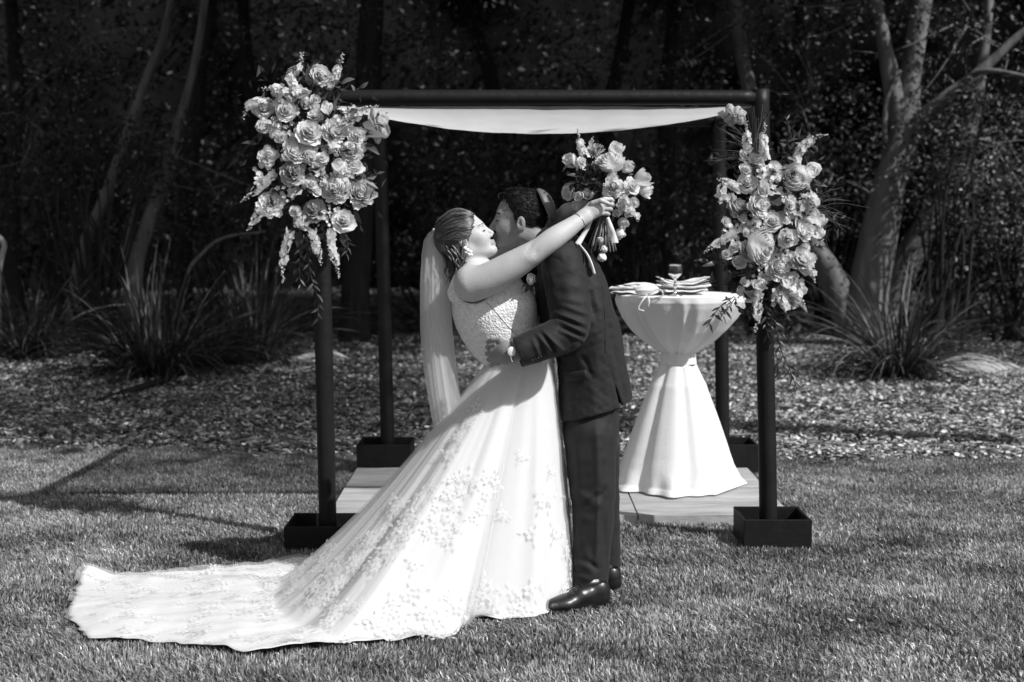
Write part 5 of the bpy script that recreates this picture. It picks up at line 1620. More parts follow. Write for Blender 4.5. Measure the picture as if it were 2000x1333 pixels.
def applique():
    r = np.random.default_rng(77)
    u, v = to_px(SK.reshape(-1, 3))
    N1 = Ns.reshape(-1, 3); V1 = OV.reshape(-1, 3)
    view = V1 - np.array([0, 0, CAM_H]); view /= np.linalg.norm(view, axis=1, keepdims=True)
    vis = -(N1 * view).sum(1)
    wgt = np.zeros(len(u))
    for pl, wd, st in (([(925, 790), (895, 850), (880, 900)], 12, 0.8), ([(925, 920), (890, 960), (860, 1020), (845, 1060)], 18, 1.6), ([(790, 1000), (750, 1060), (720, 1100), (650, 1120), (640, 1170)], 28, 1.4),
                       ([(640, 1110), (560, 1150), (480, 1170), (380, 1180)], 30, 0.7), ([(1105, 880), (1112, 1000), (1105, 1130)], 9, 0.9)):
        pl = np.array(pl, float); dm = np.full(len(u), 1e9)
        for a, b in zip(pl[:-1], pl[1:]):
            ab = b - a; t = np.clip(((u - a[0]) * ab[0] + (v - a[1]) * ab[1]) / (ab @ ab), 0, 1)
            dm = np.minimum(dm, np.hypot(u - a[0] - t * ab[0], v - a[1] - t * ab[1]))
        wgt += st * np.exp(-(dm / wd) ** 2)
    tt = np.tile(T, NU)
    wgt += 0.40 * (tt > 0.86) * (tt < 0.955) + 0.10 * (tt > 0.35)
    wgt *= (vis > 0.05) * np.linalg.norm(np.gradient(SK, axis=0), axis=-1).ravel() * np.linalg.norm(np.gradient(SK, axis=1), axis=-1).ravel()
    idx = r.choice(len(u), 420, p=wgt / wgt.sum())
    mb = MB()
    for i in idx: motif(V1[i], N1[i], r.uniform(0.032, 0.058), mb, r)
    mb.build('lace_applique', M['lace'], bride, smooth=True)
    V2, N2 = BOD
    uu, vv = to_px(V2)
    ok = np.where((N2[:, 1] < 0.3))[0]
    mb = MB()
    for i in r.choice(ok, 520): motif(V2[i] - N2[i] * 0.0014, N2[i], r.uniform(0.009, 0.017), mb, r)
    mb.build('lace_applique', M['lace'], bride, smooth=True)
applique()
# seam down the side of the bodice, waist band
V2, N2 = BOD
uu, vv = to_px(V2)
seam = []
for (u, v) in ((952, 592), (972, 614), (992, 636), (1010, 656)):
    k = np.argmin((uu - u) ** 2 + (vv - v) ** 2 + 1e5 * (N2[:, 1] > -0.2)); seam.append(V2[k] + N2[k] * 0.001)
tube_obj('seam', seam, 0.0009, 'hair_b', bride, 20, 5)

# veil
def veil():
    rows = [(449, 846, 858), (456, 838, 864), (470, 830, 868), (500, 825, 872), (560, 822, 876), (640, 822, 880), (700, 826, 886), (760, 834, 894), (810, 842, 902), (850, 850, 910)]
    v = np.array([r[0] for r in rows], float); l = np.array([r[1] for r in rows], float); rg = np.array([r[2] for r in rows], float)
    n, m = 200, 110
    for layer, (dy, sc, op, sd_) in enumerate(((0.0, 1.10, 'tulle', 1), (0.01, 0.86, 'tulle', 2), (0.02, 0.6, 'tulle', 3))):
        tv = np.linspace(v[0], v[-1], m)
        L_, R_ = np.interp(tv, v, l), np.interp(tv, v, rg)
        a = np.linspace(0, 2 * np.pi, n, endpoint=False)
        V = np.zeros((n, m, 3))
        rr = np.random.default_rng(40 + sd_)
        ph = rr.uniform(0, 6.28, 6)
        for j in range(m):
            t = j / (m - 1)
            cx = (L_[j] + R_[j]) / 2; hw = (R_[j] - L_[j]) / 2 * sc
            aw = a + 0.35 * np.sin(a + ph[2] + 0.8 * t) + 0.22 * np.sin(2 * a + ph[3] - 1.1 * t) + 0.10 * np.sin(3 * a + ph[4])
            pl = 1 - 0.24 * (0.5 + 0.5 * np.sin(aw * 5 + ph[0] + 0.9 * math.sin(2.3 * t))) * min(1, t * 6) - 0.07 * np.sin(aw * 8 + ph[1] + 2.6 * t)
            x = cx + hw * np.cos(a) * np.clip(pl + 0.12, 0.3, 1.02)
            yy = YB + 0.01 + dy + (0.012 + 0.085 * min(1, t * 4)) * np.sin(a) * pl
            p0 = P(0, tv[j], YB)
            V[:, j, 0] = (x - 1000) / FPX * YB * (1 + 0.0) ; V[:, j, 1] = yy; V[:, j, 2] = p0[2]
        o = mk('veil', V.reshape(-1, 3), grid_faces(n, m, True), M[op], bride)
    # gathered comb
    tube_obj('veil_comb', [P(846, 451, YB - 0.03), P(856, 447, YB - 0.02), P(864, 455, YB + 0.02)], 0.008, 'ribbon', bride, 16, 8)
    # loose end spilling over the skirt
    n, m = 60, 40
    A2, B2 = np.meshgrid(np.linspace(0, 1, n), np.linspace(0, 1, m), indexing='ij')
    Le = spline([P(848, 832, YB - 0.02), P(832, 866, YB - 0.03), P(818, 880, YB - 0.03), P(812, 905, YB - 0.01), P(802, 936, YB + 0.03)], m)
    Re = spline([P(912, 835, YB - 0.12), P(905, 862, YB - 0.14), P(890, 880, YB - 0.15), P(872, 905, YB - 0.14), P(850, 935, YB - 0.12)], m)
    V = Le[None] * (1 - A2[..., None]) + Re[None] * A2[..., None]
    V[..., 1] -= 0.035 * np.sin(np.pi * A2); V[..., 2] += 0.010 * np.sin(A2 * 15 + 5 * B2) + 0.012 * np.sin(np.pi * A2)
    mk('veil', V.reshape(-1, 3), grid_faces(n, m), M['tulle'], bride)
    # sheer side falling behind her waist
    n, m = 60, 40
    A2, B2 = np.meshgrid(np.linspace(0, 1, n), np.linspace(0, 1, m), indexing='ij')
    Le = spline([P(868, 600, YB + 0.08), P(872, 680, YB + 0.10), P(880, 750, YB + 0.12), P(892, 830, YB + 0.12)], m)
    Re = spline([P(886, 615, YB + 0.10), P(925, 668, YB + 0.13), P(958, 720, YB + 0.14), P(925, 800, YB + 0.14)], m)
    V = Le[None] * (1 - A2[..., None]) + Re[None] * A2[..., None]
    V[..., 1] += 0.02 * np.sin(A2 * 16 + 4 * B2)
    mk('veil', V.reshape(-1, 3), grid_faces(n, m), M['sheer'], bride)
veil()

# ------------------------------------------------------------------ groom
groom = thing('person', (P(1155, 1180, YG)[0], YG, 0.0), 'person in a dark suit and skullcap, arm round the waist of the one in white', 'person')
hg = Head(P(1012, 431, YG - 0.005), (-math.cos(0.06), 0.03, math.sin(0.06)), (math.sin(0.06), 0, math.cos(0.06)), 1.0)
lo = np.array([P(940, 0, YG)[0], YG - 0.46, 0.05]); hi = np.array([P(1240, 0, YG)[0], YG + 0.30, P(0, 355, YG)[2]])
D = SDF(lo, hi, 0.0038)
hg.build(D, True)
D.cone(hg.L(-0.030, -0.045), P(1072, 492, YG), 0.058, 0.064, 0.035)
px_cones(D, [(1095, 510, YG, 0.09), (1115, 570, YG, 0.125), (1130, 630, YG, 0.12), (1150, 700, YG, 0.10), (1155, 780, YG, 0.085)], 0.04)
D.cone(P(1095, 505, YG - 0.15), P(1095, 505, YG + 0.15), 0.06, 0.06, 0.04)
AY0 = YG - 0.335
px_cones(D, [(1100, 520, YG - 0.20, 0.055), (1112, 640, YG - 0.285, 0.047), (1050, 672, AY0 + 0.01, 0.038), (1010, 688, AY0, 0.029)], 0.03)
px_cones(D, [(1100, 520, YG + 0.19, 0.055), (1080, 640, YG + 0.25, 0.045), (1010, 660, YG + 0.18, 0.035)], 0.03)
sqh = ((0.25, 1, 0.1), 0.62)
D.cone(P(1010, 688, AY0), P(990, 690, AY0 + 0.005), 0.030, 0.037, 0.02, sq=sqh)
D.cone(P(990, 690, AY0 + 0.005), P(970, 693, AY0 + 0.03), 0.038, 0.036, 0.02, sq=sqh)
kb = P(972, 692, AY0 + 0.03)
RINGP = None
for i, ln in enumerate((0.95, 1.08, 1.0, 0.8)):
    a = P(968 + i * 1.5, 675 + i * 11.5, AY0 + 0.025)
    b = a + np.array([-0.024, 0.020, -0.004]) * ln
    c_ = b + np.array([-0.012, 0.030, -0.010]) * ln
    d_ = c_ + np.array([0.004, 0.024, -0.006]) * ln
    fingers(D, [[P(985, 682 + i * 6, AY0 + 0.012), a, b, c_, d_]], [0.011, 0.0105, 0.0096, 0.0088, 0.0078], 0.002)
    if i == 2: RINGP = ((a + b) / 2, b - a)
fingers(D, [[P(996, 676, AY0 + 0.005), P(978, 667, AY0 + 0.02), P(962, 665, AY0 + 0.045), P(953, 668, AY0 + 0.06)]], [0.016, 0.0125, 0.0105, 0.009], 0.008)
for w, uu in ((-0.10, 1155), (0.11, 1172)):
    px_cones(D, [(1155, 810, YG + w * 0.7, 0.06), (uu, 980, YG + w, 0.05), (uu, 1120, YG + w * 1.2, 0.04)], 0.03)
V, F = D.surface()
q = hg.local(V)
C = np.ones(len(V))
lip = (q[:, 0] > 0.084) & (np.abs(q[:, 1] + 0.0725) < 0.012) & (np.abs(q[:, 2]) < 0.023)
C[lip] = 0.7
beard = (q[:, 0] > -0.01) & (q[:, 1] < -0.05) & (q[:, 1] > -0.13) & (np.abs(q[:, 2]) < 0.09)
C[beard & ~lip] *= 0.88
mk('body', V, F, M['skin_g'], groom, color=C)
for w in (-1, 1):
    tube_obj('eyelash', [hg.L(0.0895, -0.005, w * 0.018), hg.L(0.0895, -0.0075, w * 0.032), hg.L(0.0820, -0.006, w * 0.048)], 0.0022, 'lash', groom, 12, 6)
    tube_obj('eyebrow', [hg.L(0.0925, 0.021, w * 0.012), hg.L(0.0895, 0.026, w * 0.030), hg.L(0.0770, 0.023, w * 0.054)], np.linspace(0.0048, 0.0028, 14), 'hair_g', groom, 14, 6)
Dh = SDF(hg.O - 0.16, hg.O + 0.17, 0.0036)
Dh.ell(hg.L(-0.016, 0.036), np.array([0.106, 0.100, 0.0785]) , hg.R, 0.0)
Dh.ell(hg.L(0.025, 0.098), np.array([0.05, 0.035, 0.055]), hg.R, 0.02)
Dh.plane_cut(hg.L(0.012, 0.0), hg.F - 0.50 * hg.U, 0.006)
Dh.plane_cut(hg.L(-0.09, -0.066), -hg.U + 0.42 * hg.F, 0.012)
Dh.ell(hg.L(-0.014, -0.014, 0.088), np.array([0.024, 0.036, 0.022]), hg.R, 0.004, sub=True)
Dh.ell(hg.L(-0.014, -0.014, -0.088), np.array([0.024, 0.036, 0.022]), hg.R, 0.004, sub=True)
V, F = Dh.surface(); N = vnormals(V, F); q = hg.local(V)
V = V + N * (0.0022 * noise3(q * np.array([0.4, 1, 1]), 5, 3, 22))[:, None]
mk('hair', V, F, M['hair_g'], groom)
def short_hair():
    ids = rng.choice(len(V), 1500)
    st = V[ids]; nn = N[ids]
    d = -hg.F * 0.8 - hg.U * 0.35 + rng.normal(0, 0.25, (len(ids), 3)); d -= nn * (d * nn).sum(1, keepdims=True); d /= np.linalg.norm(d, axis=1, keepdims=True)
    L_ = rng.uniform(0.012, 0.03, len(ids))[:, None]
    paths = np.stack([st - nn * 0.001, st + d * L_ * 0.5 + nn * 0.0035, st + d * L_ + nn * 0.001], 1)
    v_, f_ = tubes(paths, np.tile([0.0011, 0.0010, 0.0005], (len(ids), 1)), 4, caps=False)
    mk('hair_strands', v_, f_, M['hair_g'], groom)
    # lock falling on the forehead
    lk = [spline([hg.L(0.045, 0.112, w), hg.L(0.072 + 0.4 * abs(w), 0.106, w * 1.2), hg.L(0.086, 0.088, w * 1.5), hg.L(0.078, 0.080, w * 1.7)], 12) for w in np.linspace(-0.03, 0.03, 16)]
    v_, f_ = tubes(np.array(lk), np.tile(np.linspace(0.0035, 0.0012, 12), (16, 1)), 5)
    mk('hair_lock', v_, f_, M['hair_g'], groom)
short_hair()
# skullcap
def skullcap():
    rc = P(1063, 402, YG - 0.005); ax = nz((0.91, 0, 0.41)); x = nz((-0.41, 0, 0.91)); y = np.cross(ax, x)
    n, m = 48, 14
    A2, B2 = np.meshgrid(np.linspace(0, 2 * np.pi, n, endpoint=False), np.linspace(0, 1, m), indexing='ij')
    R0, H0 = 0.074, 0.040
    rad = R0 * np.sin(B2 * np.pi / 2) ; h = H0 * np.cos(B2 * np.pi / 2)
    V = rc + rad[..., None] * (np.cos(A2)[..., None] * x + np.sin(A2)[..., None] * y) + h[..., None] * ax
    o = mk('skullcap', V.reshape(-1, 3), grid_faces(n, m, True), M['kippah'], groom)
    so = o.modifiers.new('thickness', 'SOLIDIFY'); so.thickness = 0.003
    a = np.linspace(0, 2 * np.pi, 49)
    V, F = tubes(rc + R0 * (np.cos(a)[:, None] * x + np.sin(a)[:, None] * y), 0.0026, 6)
    t = mk('trim', V, F, M['trim'], None); t.parent = o
    for k in range(4):
        aa = k * math.pi / 2 + 0.5
        bb = np.linspace(0, 1, 14)
        pth = rc + (R0 * np.sin(bb * np.pi / 2))[:, None] * (math.cos(aa) * x + math.sin(aa) * y) + ((H0 + 0.001) * np.cos(bb * np.pi / 2))[:, None] * ax
        V, F = tubes(pth, 0.0013, 5)
        t = mk('seam', V, F, M['trim'], None); t.parent = o
skullcap()

# jacket
lo = np.array([P(985, 0, YG)[0], YG - 0.46, P(0, 835, YG)[2]]); hi = np.array([P(1275, 0, YG)[0], YG + 0.36, P(0, 440, YG)[2]])
D = SDF(lo, hi, 0.0040)
sq = ((0, 1, 0), 1.22)
px_cones(D, [(1100, 500, YG, 0.105), (1110, 528, YG, 0.126), (1116, 572, YG, 0.155), (1130, 622, YG, 0.153), (1148, 680, YG, 0.138), (1154, 750, YG, 0.138), (1156, 850, YG, 0.146)], 0.03, sq)
# back panels swinging out
px_cones(D, [(1178, 640, YG + 0.05, 0.055), (1196, 720, YG + 0.06, 0.06), (1210, 830, YG + 0.07, 0.075)], 0.05, ((0, 1, 0), 1.6))
D.cone(P(1094, 492, YG - 0.17), P(1094, 492, YG + 0.17), 0.066, 0.066, 0.05)
D.cone(P(1070, 480, YG - 0.03), P(1070, 480, YG + 0.03), 0.078, 0.078, 0.05)
SL = [(1098, 515, YG - 0.19, 0.083), (1108, 580, YG - 0.235, 0.080), (1112, 640, YG - 0.275, 0.078), (1075, 664, YG - 0.31, 0.068), (1008, 689, AY0, 0.060), (990, 696, AY0, 0.060)]
px_cones(D, SL[:4], 0.03)
px_cones(D, [(1098, 515, YG + 0.19, 0.083), (1085, 630, YG + 0.25, 0.075), (1030, 655, YG + 0.20, 0.06)], 0.03)
D.plane_cut(P(1100, 817, YG), (P(1250, 777, YG) - P(1090, 818, YG))[[2, 1, 0]] * np.array([1, 0, -1]), 0.0)
# vent
va, vb = P(1184, 690, YG - 0.30), P(1222, 812, YG - 0.30)
D.cone(va, vb, 0.003, 0.012, 0.006, sub=True, sq=((0, 1, 0), 22))
# neck opening
px_cones(D, [(1072, 492, YG, 0.062), (1040, 452, YG, 0.066)], 0.01, sub=True)
V, F = D.surface(); V = relax(V, F, 1, 0.4); N = vnormals(V, F)
V = ridges(V, N, [(1060, 500, 1110, 492, 10, 0.006), (1100, 500, 1150, 560, 9, 0.006), (1120, 520, 1152, 600, 7, -0.006), (1150, 520, 1165, 640, 7, -0.007), (1165, 560, 1178, 690, 9, 0.006),
                  (1170, 600, 1160, 760, 12, 0.009), (1135, 690, 1158, 740, 6, -0.007), (1110, 740, 1116, 800, 10, 0.006), (1190, 640, 1212, 740, 6, -0.007), (1060, 520, 1072, 600, 9, 0.006), (1150, 540, 1158, 610, 5, -0.008), (1145, 720, 1120, 800, 12, 0.005), (1180, 720, 1170, 790, 12, -0.006), (1100, 700, 1150, 690, 8, 0.004), (1200, 700, 1235, 775, 10, 0.006)])
V = V + N * (0.0036 * noise3(V * np.array([1, 1, 0.6]), 101, 3, 7.0) + 0.0012 * noise3(V, 102, 2, 22.0))[:, None]
mk('jacket', V, F, M['suit'], groom)
ju, jv = to_px(V)
def on_jacket(u, v):
    k = np.argmin((ju - u) ** 2 + (jv - v) ** 2 + 1e6 * (N[:, 1] > -0.15)); return V[k] + N[k] * 0.003
gx = np.array([[on_jacket(u, v0 + dv) for dv in (0, 9, 18)] for u, v0 in zip(np.linspace(1106, 1146, 9), np.linspace(728, 722, 9))])
pf = mk('pocket_flap', gx.reshape(-1, 3), grid_faces(9, 3), M['suit'], groom)
so = pf.modifiers.new('thickness', 'SOLIDIFY'); so.thickness = 0.004
for ln in ([(1128, 480), (1142, 500), (1152, 530), (1156, 570)], [(1176, 560), (1180, 620), (1182, 690)]):
    tube_obj('seam', [on_jacket(*q) - [0, -0.0015, 0] for q in ln], 0.0014, 'lash', groom, 24, 5)
lo = np.array([P(985, 0, YG)[0], YG - 0.46, P(0, 745, YG)[2]]); hi = np.array([P(1175, 0, YG)[0], YG - 0.02, P(0, 460, YG)[2]])
D = SDF(lo, hi, 0.0036)
px_cones(D, [(u, v, y, r + 0.004) for u, v, y, r in SL], 0.03)
cd = nz(P(1008, 689, AY0) - P(1112, 640, YG - 0.275)); cd[1] *= 0.3; cd = nz(cd + np.array([0, 0, 0.10]))
D.plane_cut(P(1010, 688, AY0), cd)
px_cones(D, [(1040, 676, AY0 + 0.01, 0.049), (990, 696, AY0, 0.055)], 0.0, sub=True)
D.plane_cut(P(1094, 498, YG - 0.2), (0.15, 0.25, 1), 0.02)
V, F = D.surface(); V = relax(V, F, 1, 0.4); N = vnormals(V, F)
V = ridges(V, N, [(1085, 612, 1146, 636, 5, 0.011), (1090, 628, 1144, 652, 5, 0.012), (1100, 598, 1148, 616, 5, 0.009), (1096, 648, 1136, 664, 4, 0.011), (1050, 655, 1078, 690, 4, 0.011), (1062, 650, 1096, 684, 4, 0.010), (1040, 662, 1056, 704, 4, 0.005),
                  (1094, 622, 1140, 643, 4, -0.007), (1094, 640, 1138, 659, 4, -0.006), (1056, 650, 1086, 684, 4, -0.006), (1080, 540, 1130, 520, 9, 0.005), (1090, 560, 1145, 560, 9, 0.005), (1092, 585, 1148, 592, 7, 0.006), (1070, 660, 1110, 690, 5, 0.005)])
V = V + N * (0.0034 * noise3(V, 103, 3, 9.0))[:, None]
mk('sleeve', V, F, M['suit'], groom)
mb = MB()
for k in range(4):
    c_ = P(1040 + k * 5.5, 704 - k * 2.2, AY0 - 0.045)
    A2, B2 = np.meshgrid(np.linspace(0, 2 * np.pi, 10, endpoint=False), np.linspace(0, np.pi, 6), indexing='ij')
    mb.add(c_ + 0.0045 * np.stack([np.sin(B2) * np.cos(A2), np.sin(B2) * np.sin(A2), np.cos(B2)], -1).reshape(-1, 3), grid_faces(10, 6, True))
mb.build('cuff_buttons', M['shoe'], groom)
# collar of the shirt
a = np.linspace(0, 2 * np.pi, 40)
cx = P(1064, 478, YG); xx = nz((1, 0, -0.75)); yy = np.array([0, 1.0, 0])
V, F = tubes(cx + 0.072 * (np.cos(a)[:, None] * xx + np.sin(a)[:, None] * yy), 0.012, 8)
mk('shirt_collar', V, F, M['shirt'], groom)
# trousers
lo = np.array([P(1070, 0, YG)[0], YG - 0.30, 0.02]); hi = np.array([P(1250, 0, YG)[0], YG + 0.32, P(0, 770, YG)[2]])
D = SDF(lo, hi, 0.0042)
px_cones(D, [(1153, 790, YG, 0.118), (1155, 850, YG, 0.118)], 0.03, ((0, 1, 0), 1.25))
NL = [(1153, 850, YG - 0.07, 0.108), (1156, 930, YG - 0.09, 0.100), (1158, 1000, YG - 0.105, 0.088), (1156, 1080, YG - 0.125, 0.080), (1153, 1150, YG - 0.145, 0.078), (1150, 1178, YG - 0.15, 0.080)]
FLg = [(1160, 850, YG + 0.08, 0.108), (1166, 930, YG + 0.11, 0.095), (1172, 1010, YG + 0.13, 0.085), (1176, 1090, YG + 0.14, 0.080), (1178, 1160, YG + 0.14, 0.080)]
px_cones(D, NL, 0.02); px_cones(D, FLg, 0.02)
hemp = P(1152, 1164, YG - 0.15)
D.plane_cut(hemp, (0.35, 0.0, -1.0))
V, F = D.surface(); V = relax(V, F, 1, 0.4); N = vnormals(V, F)
V = ridges(V, N, [(1165, 830, 1168, 960, 7, 0.008), (1168, 960, 1164, 1100, 5, 0.008), (1130, 860, 1135, 960, 9, 0.006), (1118, 960, 1170, 985, 9, 0.010), (1125, 1005, 1160, 1020, 9, 0.006), (1150, 985, 1180, 960, 7, -0.010), (1130, 1040, 1150, 1100, 8, 0.007),
                  (1120, 1095, 1150, 1112, 7, 0.009), (1145, 1095, 1165, 1110, 6, -0.008), (1118, 1120, 1150, 1132, 6, 0.007), (1190, 830, 1195, 950, 7, -0.006), (1178, 1010, 1186, 1120, 6, -0.006)], side=-0.3)
V = V + N * (0.0045 * noise3(V * np.array([1, 1, 0.7]), 104, 3, 6.0))[:, None]
mk('trousers', V, F, M['suit'], groom)
JV = None
# shoes
def shoe(heel, toe, z0):
    d = nz(toe - heel); L0 = np.linalg.norm(toe - heel); s = np.cross([0, 0, 1.0], d)
    pt = lambda t, z, w=0.0: heel + d * (t * L0) + np.array([0, 0, z0 + z]) + s * w
    D = SDF(np.minimum(heel, toe) + np.array([-0.08, -0.08, 0.0]), np.maximum(heel, toe) + np.array([0.08, 0.08, 0.17]), 0.003)
    sqz = ((0, 0, 1), 0.85)
    D.cone(pt(0.10, 0.045), pt(0.12, 0.085), 0.037, 0.036, 0.02)
    D.cone(pt(0.12, 0.070), pt(0.42, 0.060), 0.036, 0.036, 0.03)
    D.cone(pt(0.42, 0.056), pt(0.68, 0.033), 0.038, 0.038, 0.03, sq=((0, 0, 1), 0.72))
    D.cone(pt(0.68, 0.030), pt(0.92, 0.026), 0.041, 0.026, 0.03, sq=((0, 0, 1), 0.62))
    D.cone(pt(0.10, 0.03), pt(0.9, 0.025), 0.036, 0.028, 0.02)
    D.plane_cut(pt(0, 0.014), (0, 0, -1), 0.004)
    D.cone(pt(0.10, 0.115), pt(0.26, 0.118), 0.028, 0.030, 0.006, sub=True)
    V, F = D.surface()
    o = mk('shoe', V, F, M['shoe'], groom)
    # sole and heel
    t = np.linspace(0, 2 * np.pi, 40, endpoint=False)
    def outline(t0, t1, w0, w1):
        m_ = (t0 + t1) / 2; h_ = (t1 - t0) / 2
        w_ = np.interp(np.cos(t), [-1, 1], [w0, w1])
        return heel[:2] + d[:2] * ((m_ + h_ * np.cos(t)) * L0)[:, None] + s[:2] * (w_ * np.sin(t) * (1.1 - 0.1 * np.cos(2 * t)))[:, None]
    mb = MB()
    for (t0, t1, w0, w1, zl, zh) in ((-0.02, 1.02, 0.036, 0.042, 0.008, 0.017), (-0.02, 0.27, 0.036, 0.036, -0.006, 0.009)):
        o2 = outline(t0, t1, w0, w1)
        Vv = np.concatenate([np.c_[o2, np.full(40, z0 + zl)], np.c_[o2, np.full(40, z0 + zh)], [[*o2.mean(0), z0 + zl], [*o2.mean(0), z0 + zh]]])
        k = np.arange(40); k2 = (k + 1) % 40
        mb.add(Vv, [np.stack([k, k2, k2 + 40, k + 40], 1), np.concatenate([np.stack([np.full(40, 80), k2, k], 1), np.stack([np.full(40, 81), k + 40, k2 + 40], 1)])])
    q_ = mb.build('sole', M['shoe'], None, smooth=False); q_.parent = o
    mb = MB()
    for tt in (0.42, 0.48, 0.54, 0.60):
        z_ = 0.106 - 0.10 * (tt - 0.42)
        V_, F_ = tubes(spline([pt(tt, z_ - 0.012, -0.022), pt(tt + 0.01, z_, 0), pt(tt, z_ - 0.012, 0.022)], 8), 0.002, 5)
        mb.add(V_, F_)
    q_ = mb.build('lace', M['lash'], None); q_.parent = o
h0 = G(1184, 1182, 0.012); t0 = G(1062, 1198, 0.012)
shoe(np.array([h0[0], h0[1], 0]), np.array([t0[0], t0[1], 0]), 0.010)
h1 = G(1208, 1154, 0.012)
shoe(np.array([h1[0], h1[1], 0]), np.array([h1[0] - 0.275, h1[1] - 0.02, 0]), 0.010)
# watch, ring, boutonniere
wc = P(1000, 689, AY0)
ring_obj('watch_strap', wc, P(1010, 688, AY0) - P(990, 690, AY0 + 0.005), 0.036, 0.0045, 'silver', groom)
A2, B2 = np.meshgrid(np.linspace(0, 2 * np.pi, 24, endpoint=False), np.array([0.0, 0.75, 1.0, 1.0]), indexing='ij')
dz = np.array([-0.008, -0.008, -0.006, 0.004])
fc = P(999, 687, AY0 - 0.036)
mk('watch_face', np.stack([fc[0] + 0.017 * B2 * np.cos(A2), fc[1] + dz[None, :] + 0 * A2, fc[2] + 0.019 * B2 * np.sin(A2)], -1).reshape(-1, 3), grid_faces(24, 4, True), M['pearl'], groom)
ring_obj('wedding_ring', RINGP[0], RINGP[1], 0.0118, 0.0022, 'silver', groom, 18)
bt = link('boutonniere', BLOOM['spray'][0], None, groom, loc=tuple(P(1038, 545, YG - 0.20)), rot=rot_to((-0.4, -1, 0.2)), scale=0.022)
for dd in ((-0.5, -0.3, -1), (0.2, -0.5, -1), (-0.8, -0.4, -0.3)):
    add_leaf(groom, P(1036, 552, YG - 0.19), dd, 0.05, 'dark')

# ------------------------------------------------------------------ bouquet held behind his head
def zb_(x, y): return 1060 + x / 4.44, 230 + y / 4.44
BY = YB - 0.07
bq = thing('bouquet', tuple(P(1178, 410, BY)), 'bridal bouquet of white peonies and ranunculus held behind the groom, stems and ribbon hanging', 'bouquet')
for (k, x, y, r, dy, face) in (('bud', 640, 290, 62, 0, (0.2, -0.5, 1)), ('ran', 590, 385, 100, -0.02, (-0.1, -0.6, 1)), ('mum', 450, 292, 72, 0.02, (-0.3, -0.7, 0.8)), ('bud', 725, 440, 50, 0, (0.8, -0.5, 0.6)),
                               ('bud', 845, 540, 78, 0.0, (0.9, -0.5, 0.5)), ('bud', 880, 640, 52, 0.0, (1, -0.5, -0.1)), ('peony', 612, 600, 80, -0.06, None), ('bud', 545, 652, 36, -0.05, None), ('rose', 770, 600, 62, -0.04, (0.5, -0.9, 0.2)),
                               ('bud', 260, 390, 62, 0.03, (-0.8, -0.4, 0.7)), ('rose', 225, 655, 66, 0.02, (-0.8, -0.7, 0.1)), ('bud', 320, 680, 42, -0.02, (-0.3, -1, 0)), ('spray', 380, 665, 36, -0.02, None), ('peony', 700, 745, 62, -0.05, (0.4, -1, -0.2)),
                               ('bud', 690, 905, 42, 0, (0.5, -0.6, -0.7)), ('bud', 665, 995, 42, 0, (0.3, -0.5, -0.9)), ('spray', 740, 810, 52, -0.02, (0.6, -0.8, -0.3)), ('bud', 510, 1200, 38, -0.06, (0, -0.4, -1)), ('spray', 500, 1060, 24, -0.08, (0, -0.6, -1)),
                               ('spray', 290, 760, 34, 0.0, (-0.5, -0.8, -0.4)), ('rose', 690, 640, 50, -0.04, None), ('spray', 340, 390, 40, -0.03, None), ('spray', 790, 740, 36, 0, None), ('spray', 600, 500, 34, -0.04, None), ('drose', 460, 420, 40, 0.02, None),
                               ('bud', 530, 1130, 26, -0.07, (0.1, -0.4, -1)), ('spray', 640, 830, 30, -0.04, None)):
    u, v = zb_(x, y)
    add_bloom(bq, k, u, v, r / 4.44 * 1.13, BY + dy, None if face is None else np.array(face) + rng.normal(0, 0.1, 3))
spike(bq, [zb_(370, 350), zb_(330, 240), zb_(295, 95)], BY, 34, 0.014, dy=(0, 0))
spike(bq, [zb_(440, 300), zb_(430, 220), zb_(432, 165)], BY, 14, 0.010, dy=(0, 0))
spike(bq, [zb_(760, 800), zb_(810, 850), zb_(828, 905)], BY - 0.02, 14, 0.012, dy=(0, 0))
spike(bq, [zb_(330, 450), zb_(320, 400), zb_(340, 350)], BY - 0.03, 22, 0.014, dy=(0, 0))
spike(bq, [zb_(660, 560), zb_(720, 600), zb_(760, 660)], BY - 0.05, 20, 0.013, dy=(0, 0))
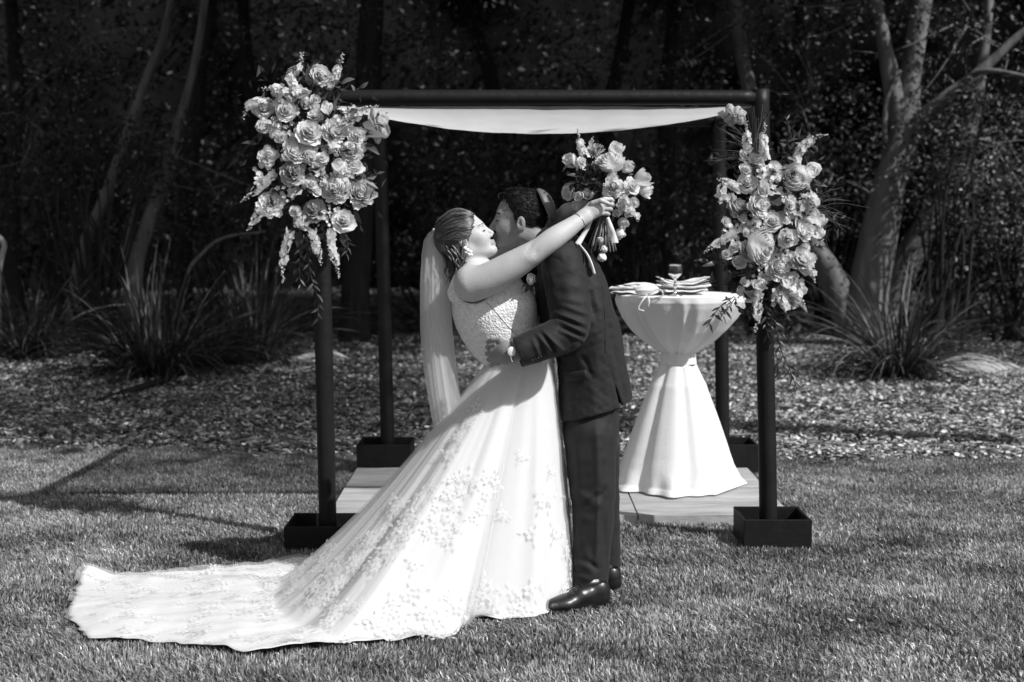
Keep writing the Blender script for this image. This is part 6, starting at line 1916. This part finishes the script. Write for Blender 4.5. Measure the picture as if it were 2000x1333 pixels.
filler(bq, [(zb_(x, y) + (r,)) for x, y, r in ((430, 500, 34), (450, 560, 30), (350, 540, 26), (560, 520, 26), (520, 600, 26), (700, 560, 26))], BY, 60, 0.02, 0.045)
for (x, y, dx, dz) in ((330, 520, -0.8, 0.3), (300, 560, -0.9, -0.1), (470, 620, -0.3, -0.4), (600, 780, 0.2, -1), (560, 760, 0.1, -1)):
    add_leaf(bq, P(*zb_(x, y), BY - 0.03), (dx, -0.4, dz), 0.06, 'dark')
for i in range(22):
    t = i / 21
    top = P(*zb_(560 + 40 * (t - 0.5) + rng.normal(0, 8), 640), BY + rng.normal(0, 0.012))
    mid = P(*zb_(540 + 40 * (t - 0.5), 800), BY + 0.0 + 0.018 * math.sin(i * 2.4))
    end = P(*zb_(395 + 245 * t + rng.normal(0, 8), 1130 + 40 * math.sin(i * 1.7)), BY - 0.04 + 0.05 * math.cos(i * 2.1))
    V, F = tubes(spline([top, mid, end], 10), 0.0034, 6)
    mk('stem', V, F, M['stem'], bq)
def ribbon(pts, w0, w1, Y):
    p = spline([P(u, v, y) for (u, v, y) in pts], 24)
    d = np.gradient(p, axis=0); s = np.cross(d, [0.1, 1, 0.1]); s /= np.linalg.norm(s, axis=1, keepdims=True)
    w = np.linspace(w0, w1, 24)[:, None]
    V = np.stack([p - s * w, p + s * w * 0.2 + [0, -0.004, 0], p + s * w], 1).reshape(-1, 3)
    o = mk('ribbon', V, grid_faces(24, 3), M['ribbon'], bq)
    so = o.modifiers.new('thickness', 'SOLIDIFY'); so.thickness = 0.0012
ribbon([(1156, 428, BY - 0.05), (1148, 445, BY - 0.06), (1138, 462, BY - 0.07), (1128, 478, BY - 0.10)], 0.006, 0.012, 0)
ribbon([(1186, 425, BY - 0.05), (1192, 445, BY - 0.06), (1196, 462, BY - 0.05), (1198, 476, BY - 0.05)], 0.008, 0.022, 0)
ribbon([(1130, 476, BY - 0.10), (1146, 496, BY - 0.13), (1155, 515, BY - 0.14), (1161, 536, BY - 0.14)], 0.004, 0.006, 0)
make_grass()
